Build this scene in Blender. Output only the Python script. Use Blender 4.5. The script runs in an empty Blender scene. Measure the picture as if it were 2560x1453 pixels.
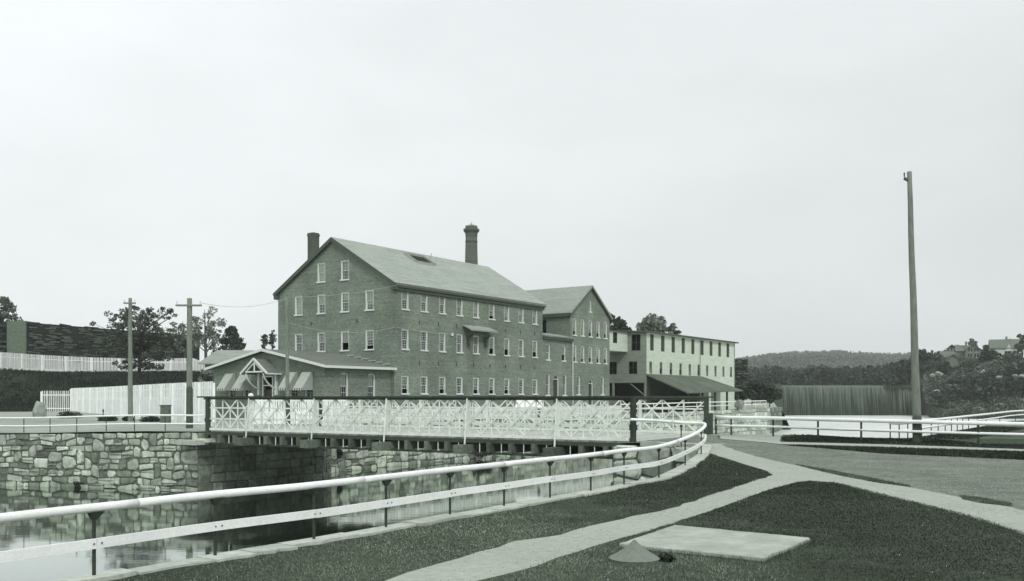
import bpy, bmesh, math, random
import numpy as np
from mathutils import Vector, Matrix, noise as mnoise
from mathutils.geometry import delaunay_2d_cdt
from mathutils.bvhtree import BVHTree
R = math.radians
SC = bpy.context.scene
COL = SC.collection
random.seed(7)

# ------------------------------------------------------------------ camera, world, sun, exposure
FPX, HV = 2360.0, 992.0            # focal length and horizon row in the pixels of the 2560 px wide picture
cd = bpy.data.cameras.new('camera'); cam = bpy.data.objects.new('camera', cd); COL.objects.link(cam)
cam.location = (0, 0, 0); cam.rotation_euler = (R(90), 0, 0)
cd.sensor_width = 36; cd.lens = 36 * FPX / 2560; cd.shift_y = (HV - 726.5) / 2560
cd.clip_start = .1; cd.clip_end = 4000
SC.camera = cam

SUN_EL, SUN_AZ = 42, 158          # azimuth measured from +Y (view direction) clockwise
w = bpy.data.worlds.new('World'); SC.world = w; w.use_nodes = True
nt = w.node_tree; nt.nodes.clear()
out = nt.nodes.new('ShaderNodeOutputWorld'); bg = nt.nodes.new('ShaderNodeBackground')
sky = nt.nodes.new('ShaderNodeTexSky'); sky.sky_type = 'NISHITA'; sky.sun_disc = False
sky.sun_elevation = R(SUN_EL); sky.sun_rotation = R(SUN_AZ); sky.dust_density = 4; sky.air_density = 1
bw = nt.nodes.new('ShaderNodeRGBToBW')
tc = nt.nodes.new('ShaderNodeTexCoord'); mp = nt.nodes.new('ShaderNodeMapping'); mp.inputs['Scale'].default_value = (1.2, 1.2, 3.2)
nz = nt.nodes.new('ShaderNodeTexNoise'); nz.inputs['Scale'].default_value = 2.2; nz.inputs['Detail'].default_value = 5
mr = nt.nodes.new('ShaderNodeMapRange'); mr.inputs['From Min'].default_value = .3; mr.inputs['From Max'].default_value = .7
mr.inputs['To Min'].default_value = .935; mr.inputs['To Max'].default_value = 1.06
mixv = nt.nodes.new('ShaderNodeMix'); mixv.data_type = 'FLOAT'; mixv.inputs[0].default_value = .93
tint = nt.nodes.new('ShaderNodeMix'); tint.data_type = 'RGBA'; tint.blend_type = 'MULTIPLY'; tint.inputs[0].default_value = 1
tint.inputs[7].default_value = (.96, 1.0, 1.02, 1)
L = nt.links.new
L(sky.outputs[0], bw.inputs[0]); L(tc.outputs['Generated'], mp.inputs[0]); L(mp.outputs[0], nz.inputs['Vector'])
L(nz.outputs[0], mr.inputs[0]); L(bw.outputs[0], mixv.inputs[2])
dt_ = nt.nodes.new('ShaderNodeVectorMath'); dt_.operation = 'DOT_PRODUCT'; dt_.inputs[1].default_value = (-1.65, 0, 1.65); L(tc.outputs['Generated'], dt_.inputs[0])
ad_ = nt.nodes.new('ShaderNodeMath'); ad_.operation = 'ADD'; ad_.inputs[1].default_value = 7.35; L(dt_.outputs['Value'], ad_.inputs[0])
ml_ = nt.nodes.new('ShaderNodeMath'); ml_.operation = 'MULTIPLY'; L(ad_.outputs[0], ml_.inputs[0]); L(mr.outputs[0], ml_.inputs[1]); L(ml_.outputs[0], mixv.inputs[3])
L(mixv.outputs[0], tint.inputs[6]); L(tint.outputs[2], bg.inputs[0]); L(bg.outputs[0], out.inputs[0])
bg.inputs[1].default_value = .11
sl = bpy.data.lights.new('sun', 'SUN'); sun = bpy.data.objects.new('sun', sl); COL.objects.link(sun)
sl.energy = 1.45; sl.angle = R(10); sl.color = (1, .985, .95)
sd = Vector((math.sin(R(SUN_AZ)) * math.cos(R(SUN_EL)), math.cos(R(SUN_AZ)) * math.cos(R(SUN_EL)), math.sin(R(SUN_EL))))
sun.rotation_euler = sd.to_track_quat('Z', 'Y').to_euler(); sun.location = (30, -30, 60)
SC.view_settings.view_transform = 'Standard'; SC.view_settings.look = 'None'
SC.view_settings.exposure = 0.12; SC.view_settings.gamma = 1.0; SC.view_settings.use_curve_mapping = False
SC.cycles.use_denoising = True; SC.cycles.max_bounces = 6; SC.cycles.diffuse_bounces = 3; SC.cycles.transparent_max_bounces = 8
SC.cycles.volume_bounces = 1; SC.cycles.use_adaptive_sampling = True; SC.cycles.adaptive_threshold = .02

# ------------------------------------------------------------------ helpers
def tag(o, label=None, cat=None, group=None, kind=None):
    if label: o['label'] = label
    if cat: o['category'] = cat
    if group: o['group'] = group
    if kind: o['kind'] = kind
    return o
def link(name, mesh, parent=None):
    o = bpy.data.objects.new(name, mesh); COL.objects.link(o)
    if parent is not None: o.parent = parent
    return o
def empty(name, loc=(0, 0, 0)):
    o = bpy.data.objects.new(name, None); COL.objects.link(o); o.location = loc; o.empty_display_size = .3
    return o
def share(name, src, parent, loc=None, rotz=None):
    o = link(name, src, parent)
    if loc is not None: o.location = loc
    if rotz is not None: o.rotation_euler.z = rotz
    return o
def perp(d):
    a = Vector((0, 0, 1)) if abs(d.z) < .9 else Vector((1, 0, 0))
    u = d.cross(a).normalized(); return u, u.cross(d).normalized()
class MB:
    def __init__(s, org=(0, 0, 0)): s.v = []; s.f = []; s.o = Vector(org)
    def poly(s, pts):
        n = len(s.v); s.v += [tuple(Vector(p) - s.o) for p in pts]; s.f.append(list(range(n, n + len(pts))))
    def hexa(s, b, t):       # two matching rings of points
        n = len(s.v); k = len(b); s.v += [tuple(Vector(p) - s.o) for p in list(b) + list(t)]
        s.f.append([n + i for i in reversed(range(k))]); s.f.append([n + k + i for i in range(k)])
        for i in range(k):
            j = (i + 1) % k; s.f.append([n + i, n + j, n + k + j, n + k + i])
    def box(s, c, ax, ay, az, hx, hy, hz):
        c = Vector(c); X = Vector(ax) * hx; Y = Vector(ay) * hy; Z = Vector(az) * hz
        s.hexa([c - X - Y - Z, c + X - Y - Z, c + X + Y - Z, c - X + Y - Z], [c - X - Y + Z, c + X - Y + Z, c + X + Y + Z, c - X + Y + Z])
    def abox(s, x0, x1, y0, y1, z0, z1): s.box(((x0+x1)/2, (y0+y1)/2, (z0+z1)/2), (1,0,0), (0,1,0), (0,0,1), (x1-x0)/2, (y1-y0)/2, (z1-z0)/2)
    def bar(s, a, b, wd, ht, up=(0, 0, 1)):
        a = Vector(a); b = Vector(b); d = (b - a).normalized(); up = Vector(up)
        sx = d.cross(up)
        if sx.length < 1e-4: sx = d.cross(Vector((0, 1, 0)))
        sx.normalize(); uz = sx.cross(d).normalized()
        s.box((a + b) / 2, sx, d, uz, wd / 2, (b - a).length / 2, ht / 2)
    def tube(s, pts, rad, n=8, cap=True):
        pts = [Vector(p) for p in pts]; rs = rad if isinstance(rad, (list, tuple)) else [rad] * len(pts)
        base = len(s.v); prev = None
        for i, p in enumerate(pts):
            d = (pts[min(i + 1, len(pts) - 1)] - pts[max(i - 1, 0)]).normalized()
            if prev is None: u, v = perp(d)
            else:
                u = (prev - d * prev.dot(d)).normalized(); v = u.cross(d)
            prev = u
            for k in range(n):
                a = 2 * math.pi * k / n + math.pi / n
                s.v.append(tuple(p + (u * math.cos(a) + v * math.sin(a)) * rs[i] - s.o))
        for i in range(len(pts) - 1):
            for k in range(n):
                a = base + i * n + k; b = base + i * n + (k + 1) % n
                s.f.append([a, b, b + n, a + n])
        if cap:
            s.f.append([base + k for k in reversed(range(n))]); m = base + (len(pts) - 1) * n
            s.f.append([m + k for k in range(n)])
    def mesh(s, name, mat, smooth=False):
        m = bpy.data.meshes.new(name); m.from_pydata(s.v, [], s.f); m.materials.append(mat)
        b = bmesh.new(); b.from_mesh(m); bmesh.ops.recalc_face_normals(b, faces=b.faces); b.to_mesh(m); b.free()
        if smooth: m.polygons.foreach_set('use_smooth', [True] * len(m.polygons))
        m.update(); return m
    def build(s, name, mat, parent=None, smooth=False):
        o = link(name, s.mesh(name, mat, smooth), parent)
        if s.o.length > 0: o.location = s.o
        return o
def np_mesh(name, V, F, mat, parent=None):
    """V (n,3), F (m,k) all faces of k corners"""
    m = bpy.data.meshes.new(name); k = F.shape[1]
    m.vertices.add(len(V)); m.vertices.foreach_set('co', V.astype(np.float32).ravel())
    m.loops.add(F.size); m.loops.foreach_set('vertex_index', F.astype(np.int32).ravel())
    m.polygons.add(len(F)); m.polygons.foreach_set('loop_start', np.arange(0, F.size, k, dtype=np.int32))
    m.materials.append(mat); m.update(calc_edges=True); m.validate()
    return link(name, m, parent)

# ------------------------------------------------------------------ materials
def mat(name, col, rough=.85, var=.25, scale=2.0, bump=0.0, bscale=None, spec=.3, rnd=0.0, island=0.0, stretch=(1, 1, 1), detail=6, var2=0.0, scale2=.3):
    m = bpy.data.materials.new(name); m.use_nodes = True; t = m.node_tree; N = t.nodes; K = t.links.new
    p = N['Principled BSDF']; p.inputs['Roughness'].default_value = rough; p.inputs['Specular IOR Level'].default_value = spec
    tc = N.new('ShaderNodeTexCoord'); mp = N.new('ShaderNodeMapping'); mp.inputs['Scale'].default_value = stretch
    geo = N.new('ShaderNodeNewGeometry'); K(geo.outputs['Position'], mp.inputs[0])
    def fac(outp, lo, hi, a, b):
        r = N.new('ShaderNodeMapRange'); r.inputs[1].default_value = lo; r.inputs[2].default_value = hi
        r.inputs[3].default_value = a; r.inputs[4].default_value = b; K(outp, r.inputs[0]); return r.outputs[0]
    nz = N.new('ShaderNodeTexNoise'); nz.inputs['Scale'].default_value = scale; nz.inputs['Detail'].default_value = detail; nz.inputs['Roughness'].default_value = .6
    K(mp.outputs[0], nz.inputs['Vector'])
    f = fac(nz.outputs[0], .3, .7, 1 - var, 1 + var)
    def mul(a, b):
        x = N.new('ShaderNodeMath'); x.operation = 'MULTIPLY'; K(a, x.inputs[0]); K(b, x.inputs[1]); return x.outputs[0]
    if var2:
        n2 = N.new('ShaderNodeTexNoise'); n2.inputs['Scale'].default_value = scale2; n2.inputs['Detail'].default_value = 4
        K(mp.outputs[0], n2.inputs['Vector']); f = mul(f, fac(n2.outputs[0], .3, .7, 1 - var2, 1 + var2))
    if rnd:
        oi = N.new('ShaderNodeObjectInfo'); f = mul(f, fac(oi.outputs['Random'], 0, 1, 1 - rnd, 1 + rnd))
    if island: f = mul(f, fac(geo.outputs['Random Per Island'], 0, 1, 1 - island, 1 + island))
    vm = N.new('ShaderNodeVectorMath'); vm.operation = 'SCALE'; vm.inputs[0].default_value = col; K(f, vm.inputs['Scale'])
    K(vm.outputs[0], p.inputs['Base Color'])
    if bump:
        nb = N.new('ShaderNodeTexNoise'); nb.inputs['Scale'].default_value = bscale or scale * 3; nb.inputs['Detail'].default_value = 5
        K(mp.outputs[0], nb.inputs['Vector'])
        b = N.new('ShaderNodeBump'); b.inputs['Strength'].default_value = 1; b.inputs['Distance'].default_value = bump
        K(nb.outputs[0], b.inputs['Height']); K(b.outputs[0], p.inputs['Normal'])
    return m
def G3(v, g=.06, b=None):           # grey with the faint green cast of the print
    b = (g if g < .04 else g + .07) if b is None else b + .03
    g = g + (.02 if g >= .05 else 0)
    return (v * (1 - g), v, v * (1 - b))
def brick_mat(name, v, along, bw_=.22, rh_=.075, ms=.006, lo=.70, hi=1.24, mo=1.35, bmp=0.0, tg=(.15, .18), v2=.22):
    m = mat(name, G3(v, *tg), .9, .12, 5, 0, var2=v2, scale2=.28, detail=8)
    t = m.node_tree; N = t.nodes; K = t.links.new; p = N['Principled BSDF']
    src = p.inputs['Base Color'].links[0].from_socket
    geo = N.new('ShaderNodeNewGeometry'); mp = N.new('ShaderNodeMapping'); mp.vector_type = 'POINT'
    mp.inputs['Rotation'].default_value = (0, 0, -math.atan2(E_T[1], E_T[0])); K(geo.outputs['Position'], mp.inputs[0])
    sep = N.new('ShaderNodeSeparateXYZ'); K(mp.outputs[0], sep.inputs[0])
    add = N.new('ShaderNodeMath'); add.operation = 'ADD'; K(sep.outputs[0], add.inputs[0]); K(sep.outputs[1], add.inputs[1])
    cmb = N.new('ShaderNodeCombineXYZ'); K(add.outputs[0], cmb.inputs[0]); K(sep.outputs[2], cmb.inputs[1])
    br = N.new('ShaderNodeTexBrick'); br.inputs['Scale'].default_value = 1; br.inputs['Brick Width'].default_value = bw_
    br.inputs['Row Height'].default_value = rh_; br.inputs['Mortar Size'].default_value = ms; br.inputs['Bias'].default_value = 0
    br.inputs['Color1'].default_value = (lo, lo, lo, 1); br.inputs['Color2'].default_value = (hi, hi, hi, 1); br.inputs['Mortar'].default_value = (mo, mo, mo, 1)
    K(cmb.outputs[0], br.inputs['Vector'])
    # header courses a shade darker every so often, weathering runs below the eaves
    wv = N.new('ShaderNodeTexNoise'); wv.inputs['Scale'].default_value = 1; wv.inputs['Detail'].default_value = 5
    m2 = N.new('ShaderNodeMapping'); m2.inputs['Scale'].default_value = (.25, .25, 5.5); K(geo.outputs['Position'], m2.inputs[0]); K(m2.outputs[0], wv.inputs['Vector'])
    r = N.new('ShaderNodeMapRange'); r.inputs[1].default_value = .35; r.inputs[2].default_value = .65; r.inputs[3].default_value = .90; r.inputs[4].default_value = 1.10; K(wv.outputs[0], r.inputs[0])
    a = N.new('ShaderNodeVectorMath'); a.operation = 'MULTIPLY'; K(src, a.inputs[0]); K(br.outputs[0], a.inputs[1])
    c = N.new('ShaderNodeVectorMath'); c.operation = 'SCALE'; K(a.outputs[0], c.inputs[0]); K(r.outputs[0], c.inputs['Scale'])
    K(c.outputs[0], p.inputs['Base Color'])
    if bmp:
        bb = N.new('ShaderNodeBump'); bb.inputs['Distance'].default_value = bmp; bb.inputs['Strength'].default_value = 1; K(br.outputs['Fac'], bb.inputs['Height']); bb.invert = True; K(bb.outputs[0], p.inputs['Normal'])
    return m
E_T = Vector((.572, .820, 0)).normalized(); E_S = Vector((-.820, .572, 0)).normalized()
M = {}
M['white'] = mat('white_paint', G3(.88, .03, .0), .65, .07, 14, .006, 40, rnd=.04, var2=.06, scale2=1.5, detail=10)
M['whiteold'] = mat('weathered_whitewash', G3(.80, .04, .02), .8, .12, 3, .004, 30, rnd=.08)
M['lattice'] = mat('chalky_lattice_paint', G3(.74, .05, .06), .8, .12, 3, rnd=.10)
M['trim'] = mat('cream_trim_paint', G3(.70, .05, .05), .6, .08, 8)
M['brick'] = brick_mat('mill_brick', .205, 0)
M['brick2'] = brick_mat('mill_wing_brick', .205, 0)
M['brick3'] = brick_mat('office_brick', .20, 0)
M['slate'] = brick_mat('slate_roof', .39, 0, .36, .15, .015, .90, 1.08, .78, .015, (.09, .10), .07)
M['slate2'] = brick_mat('wing_slate_roof', .34, 0, .36, .15, .015, .90, 1.08, .78, .015, (.09, .10), .07)
M['officeroof'] = brick_mat('office_roof', .18, 0, .9, .11, .015, .92, 1.06, .8, .015, (.10, .12), .08)
M['sootbrick'] = brick_mat('sooty_chimney_brick', .10, 0)
M['darktrim'] = mat('dark_cornice_paint', G3(.09, .14), .7, .15, 5)
M['clap'] = mat('pale_clapboard', G3(.60, .10, .14), .75, .06, 1.5, 0, stretch=(1, 1, 8), var2=.08, scale2=.5)
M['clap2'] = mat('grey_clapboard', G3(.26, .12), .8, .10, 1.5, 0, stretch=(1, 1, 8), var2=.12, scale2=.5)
M['shutter'] = mat('dark_shutter_paint', G3(.07, .2), .7, .2, 5, rnd=.3)
M['leanroof'] = mat('tarred_lean_to_roof', G3(.13, .18), .9, .25, .8, .02, 6, var2=.2)
M['woodshed'] = mat('dark_timber_and_shade', G3(.06, .12), .85, .3, 3)  # shed timber colour, also used for the painted shade panels
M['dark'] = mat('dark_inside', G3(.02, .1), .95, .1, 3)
M['shade'] = mat('window_shade_cloth', G3(.52, .07), .8, .10, 5, rnd=.35)
M['lamp'] = M['white']
M['stone'] = mat('granite_stone', G3(.44, .10, .14), .9, .36, 2.6, .06, 4, rnd=.32, var2=.22, scale2=.8)
M['stonedark'] = mat('weathered_shaded_stone', G3(.18, .14), .95, .35, 3, .03, 5, rnd=.3, var2=.25, scale2=.7)  # darkened to carry the bridge deck's shade; older stones share it
M['joint'] = mat('wall_joint_earth', G3(.13, .16), .95, .4, 4, .03, 8)
M['cope'] = mat('pale_coping_stone', G3(.46, .06), .9, .2, 5, .02, 14, rnd=.12)
M['conc'] = mat('cement_slab', G3(.39, .07), .9, .14, 5, .008, 22, var2=.16, scale2=1.1, detail=9)
M['iron'] = mat('dark_iron', G3(.045, .2), .6, .2, 10)
M['bridgedark'] = mat('dark_bridge_timber', G3(.06, .2), .85, .3, 5, .004, 20, rnd=.2)
M['beam'] = mat('floor_beam_timber', G3(.13, .16), .9, .35, 4, rnd=.35)
M['deck'] = mat('bleached_bridge_planks', G3(.45, .06), .9, .14, 4, rnd=.12)
M['pole'] = mat('grey_pole_timber', G3(.21, .10, .14), .9, .3, 5, .005, 25, stretch=(3, 3, .4))
M['poledark'] = mat('creosoted_pole_base', G3(.07, .2), .9, .3, 5)
M['bark'] = mat('tree_bark', G3(.09, .1), .95, .3, 6)
M['leaf'] = mat('dark_foliage', G3(.055, .2, .2), .7, .3, .8, island=.5, spec=.02)
M['leafm'] = mat('mid_foliage', G3(.10, .16, .18), .7, .45, .3, island=.6, spec=.02)
M['leafp'] = mat('pale_foliage', G3(.20, .12, .16), .7, .25, .8, island=.4, spec=.02)
M['forest'] = mat('forest_foliage', G3(.07, .18, .18), .8, .35, .02, island=.5, spec=.02)
M['farforest'] = mat('hazed_far_forest', G3(.15, .10, .12), .8, .3, .01, island=.4, spec=.02)  # distance haze put into a paler foliage colour
M['fir'] = mat('fir_foliage', G3(.06, .2, .2), .8, .3, .8, island=.5, spec=.02)
M['grassblade'] = mat('dark_grass', G3(.048, .19, .24), .75, .34, .7, island=.5, var2=.4, scale2=.10, spec=.02)
M['grassmid'] = mat('medium_grass', G3(.135, .18, .24), .75, .30, .7, island=.4, var2=.25, scale2=.12, spec=.02)
M['grasspale'] = mat('pale_grass', G3(.25, .16, .22), .75, .34, .7, island=.35, var2=.3, scale2=.10, spec=.02)
M['lawn'] = mat('lawn_ground', G3(.07, .17, .22), .95, .45, 9, .02, 30, var2=.30, scale2=.13, spec=.02)
M['bankgrass'] = mat('dark_bank_grass', G3(.045, .20, .2), .95, .4, .9, .15, 3, var2=.25, scale2=.1, spec=.02)
M['road'] = mat('dirt_road', G3(.205, .10, .14), .95, .24, 4.5, .09, 7, var2=.16, scale2=.7, stretch=(.65, 1.15, 1), detail=10, spec=.02)
M['path'] = mat('fine_gravel_path', G3(.39, .07, .11), .95, .13, 7, .008, 40, var2=.06, scale2=.6, spec=.02)
M['yard'] = mat('yard_gravel', G3(.34, .08, .1), .95, .12, 2.5, .01, 15, var2=.15, scale2=.15, spec=.02)
M['earth'] = mat('rough_ground', G3(.10, .24), .95, .4, .5, .1, 2, var2=.3, scale2=.08, spec=.02)
M['slab'] = mat('slab_wood', G3(.065, .10), .95, .5, 3, rnd=.75)
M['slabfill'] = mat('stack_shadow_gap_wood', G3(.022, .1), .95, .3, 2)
M['panel'] = mat('grey_stack_end_boards', G3(.15, .2), .9, .25, 2)
M['bould'] = mat('boulder_stone', G3(.30, .08), .9, .25, 2, .03, 5, rnd=.3)
M['awn'] = mat('awning_canvas', G3(.42, .08), .85, .1, 4)
M['houseroof'] = mat('far_house_roof', G3(.15, .12), .8, .1, 2)
M['housewall'] = mat('far_house_wall', G3(.62, .06), .8, .06, 2)
M['housewall2'] = mat('far_grey_house_wall', G3(.17, .14), .8, .06, 2)
M['wire'] = mat('galvanised_wire', G3(.45, .05), .6, .1, 2)
M['zinc'] = mat('zinc_cone_metal', G3(.20, .1, .14), .75, .15, 8, .003, 30)

def glass_mat():
    m = bpy.data.materials.new('window_glass'); m.use_nodes = True; N = m.node_tree.nodes; K = m.node_tree.links.new
    N.remove(N['Principled BSDF']); o = N['Material Output']
    tr = N.new('ShaderNodeBsdfTransparent'); tr.inputs[0].default_value = (.9, .93, .9, 1)
    gl = N.new('ShaderNodeBsdfGlossy'); gl.inputs['Roughness'].default_value = .04; gl.inputs[0].default_value = (.85, .9, .87, 1)
    lw = N.new('ShaderNodeFresnel'); lw.inputs[0].default_value = 1.6
    mx = N.new('ShaderNodeMixShader'); K(lw.outputs[0], mx.inputs[0]); K(tr.outputs[0], mx.inputs[1]); K(gl.outputs[0], mx.inputs[2]); K(mx.outputs[0], o.inputs[0])
    nb = N.new('ShaderNodeTexNoise'); nb.inputs['Scale'].default_value = 1.1
    geo = N.new('ShaderNodeNewGeometry'); K(geo.outputs['Position'], nb.inputs['Vector'])
    b = N.new('ShaderNodeBump'); b.inputs['Distance'].default_value = .05; b.inputs['Strength'].default_value = .6
    K(nb.outputs[0], b.inputs['Height']); K(b.outputs[0], gl.inputs['Normal']); K(b.outputs[0], lw.inputs['Normal'])
    return m
M['glass'] = glass_mat()
def water_mat(name, base, rough, bump, sc, foam=0.0):
    m = bpy.data.materials.new(name); m.use_nodes = True; N = m.node_tree.nodes; K = m.node_tree.links.new
    p = N['Principled BSDF']; p.inputs['Roughness'].default_value = rough; p.inputs['IOR'].default_value = 2.9
    p.inputs['Specular IOR Level'].default_value = .5; p.inputs['Base Color'].default_value = (*base, 1)
    geo = N.new('ShaderNodeNewGeometry')
    n1 = N.new('ShaderNodeTexNoise'); n1.inputs['Scale'].default_value = sc; n1.inputs['Detail'].default_value = 3
    mp = N.new('ShaderNodeMapping'); mp.inputs['Scale'].default_value = (.6, 2.0, 1); K(geo.outputs['Position'], mp.inputs[0]); K(mp.outputs[0], n1.inputs['Vector'])
    b = N.new('ShaderNodeBump'); b.inputs['Distance'].default_value = bump; b.inputs['Strength'].default_value = 1
    K(n1.outputs[0], b.inputs['Height']); K(b.outputs[0], p.inputs['Normal'])
    if foam:
        n2 = N.new('ShaderNodeTexNoise'); n2.inputs['Scale'].default_value = .5; n2.inputs['Detail'].default_value = 8; n2.inputs['Roughness'].default_value = .65
        m3 = N.new('ShaderNodeMapping'); m3.inputs['Scale'].default_value = (.25, 1.1, 1); K(geo.outputs['Position'], m3.inputs[0]); K(m3.outputs[0], n2.inputs['Vector'])
        r = N.new('ShaderNodeMapRange'); r.inputs[1].default_value = .3; r.inputs[2].default_value = .62; r.inputs[3].default_value = .34; r.inputs[4].default_value = .72; K(n2.outputs[0], r.inputs[0])
        cc = N.new('ShaderNodeVectorMath'); cc.operation = 'SCALE'; cc.inputs[0].default_value = (.93, 1, .93); K(r.outputs[0], cc.inputs['Scale']); K(cc.outputs[0], p.inputs['Base Color'])
    return m
M['canal'] = water_mat('still_canal_water', (.014, .019, .015), .05, .004, .7)
M['river'] = water_mat('foaming_river_water', (.5, .5, .5), .5, .12, 1.5, foam=1)
M['pond'] = water_mat('mill_pond_water', (.02, .03, .025), .08, .03, .8)
def still_water():
    m = bpy.data.materials.new('still_canal_water'); m.use_nodes = True; N = m.node_tree.nodes; K = m.node_tree.links.new
    N.remove(N['Principled BSDF']); o = N['Material Output']; geo = N.new('ShaderNodeNewGeometry')
    d = N.new('ShaderNodeBsdfDiffuse'); d.inputs[0].default_value = (.009, .013, .009, 1)
    g = N.new('ShaderNodeBsdfGlossy'); g.inputs['Roughness'].default_value = .05; g.inputs[0].default_value = (.92, .97, .93, 1)
    f = N.new('ShaderNodeFresnel'); f.inputs[0].default_value = 1.33
    r = N.new('ShaderNodeMapRange'); r.inputs[1].default_value = .02; r.inputs[2].default_value = .42; r.inputs[3].default_value = .04; r.inputs[4].default_value = .80; K(f.outputs[0], r.inputs[0])
    n1 = N.new('ShaderNodeTexNoise'); n1.inputs['Scale'].default_value = .8; n1.inputs['Detail'].default_value = 3
    mp = N.new('ShaderNodeMapping'); mp.inputs['Scale'].default_value = (.5, 1.8, 1); K(geo.outputs['Position'], mp.inputs[0]); K(mp.outputs[0], n1.inputs['Vector'])
    b = N.new('ShaderNodeBump'); b.inputs['Distance'].default_value = .003; b.inputs['Strength'].default_value = 1; K(n1.outputs[0], b.inputs['Height']); K(b.outputs[0], g.inputs['Normal'])
    mx = N.new('ShaderNodeMixShader'); K(r.outputs[0], mx.inputs[0]); K(d.outputs[0], mx.inputs[1]); K(g.outputs[0], mx.inputs[2]); K(mx.outputs[0], o.inputs[0])
    return m
M['canal'] = still_water()
def dam_mat():
    m = mat('falling_water', G3(.12, .2), .6, .2, 1, spec=.05)
    N = m.node_tree.nodes; K = m.node_tree.links.new; p = N['Principled BSDF']
    geo = N.new('ShaderNodeNewGeometry'); mp = N.new('ShaderNodeMapping'); mp.inputs['Scale'].default_value = (3.2, .2, .07); K(geo.outputs['Position'], mp.inputs[0])
    n = N.new('ShaderNodeTexNoise'); n.inputs['Scale'].default_value = 1.0; n.inputs['Detail'].default_value = 6; n.inputs['Roughness'].default_value = .7; K(mp.outputs[0], n.inputs['Vector'])
    r = N.new('ShaderNodeValToRGB'); r.color_ramp.elements[0].position = .44; r.color_ramp.elements[0].color = (.022, .032, .022, 1)
    r.color_ramp.elements[1].position = .80; r.color_ramp.elements[1].color = (.20, .235, .20, 1)
    # the sheet of water is thin and white where it leaves the lip and breaks up as it falls
    sx_ = N.new('ShaderNodeSeparateXYZ'); K(geo.outputs['Position'], sx_.inputs[0]); lp_ = N.new('ShaderNodeMapRange'); lp_.inputs[1].default_value = -5; lp_.inputs[2].default_value = 3.4; lp_.inputs[3].default_value = -.07; lp_.inputs[4].default_value = .10; K(sx_.outputs[2], lp_.inputs[0])
    ad = N.new('ShaderNodeMath'); ad.operation = 'ADD'; K(n.outputs[0], ad.inputs[0]); K(lp_.outputs[0], ad.inputs[1]); K(ad.outputs[0], r.inputs[0]); K(r.outputs[0], p.inputs['Base Color'])
    return m
M['dam'] = dam_mat()
def stripe_mat():
    m = mat('striped_valance_canvas', G3(.42, .08), .85, .1, 4)
    N = m.node_tree.nodes; K = m.node_tree.links.new; p = N['Principled BSDF']
    geo = N.new('ShaderNodeNewGeometry'); d = N.new('ShaderNodeVectorMath'); d.operation = 'DOT_PRODUCT'; d.inputs[1].default_value = (.3, 1.1, 0)
    K(geo.outputs['Position'], d.inputs[0]); w_ = N.new('ShaderNodeMath'); w_.operation = 'MULTIPLY'; w_.inputs[1].default_value = 8; K(d.outputs['Value'], w_.inputs[0])
    fr = N.new('ShaderNodeMath'); fr.operation = 'FRACT'; K(w_.outputs[0], fr.inputs[0])
    gt = N.new('ShaderNodeMath'); gt.operation = 'GREATER_THAN'; gt.inputs[1].default_value = .5; K(fr.outputs[0], gt.inputs[0])
    mx = N.new('ShaderNodeMix'); mx.data_type = 'RGBA'; mx.inputs[6].default_value = (.5, .53, .5, 1); mx.inputs[7].default_value = (.13, .16, .13, 1)
    K(gt.outputs[0], mx.inputs[0]); K(mx.outputs[2], p.inputs['Base Color'])
    return m
M['stripe'] = stripe_mat()

# ------------------------------------------------------------------ ground heights and pixel -> ground point
WZ = -6.35
def sstep(a, b, x):
    t = min(1, max(0, (x - a) / (b - a))); return t * t * (3 - 2 * t)
def zN(x, y):
    z = -2.75 + .47 * sstep(33, 48, y)
    if y > 50: z -= .5 * sstep(50, 60, y) * sstep(17, 22, x)
    if x > 62: z += 2.2 * sstep(62, 110, x)
    return z
def G(u, v, h=zN):
    z = -2.6
    for _ in range(40):
        y = -z * FPX / (v - HV); x = (u - 1280) / FPX * y; z = .5 * z + .5 * h(x, y)
    return (x, y)
def at(u, Y, v=None, z=None):
    return Vector(((u - 1280) / FPX * Y, Y, z if z is not None else (0 if v is None else (HV - v) / FPX * Y)))

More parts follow.
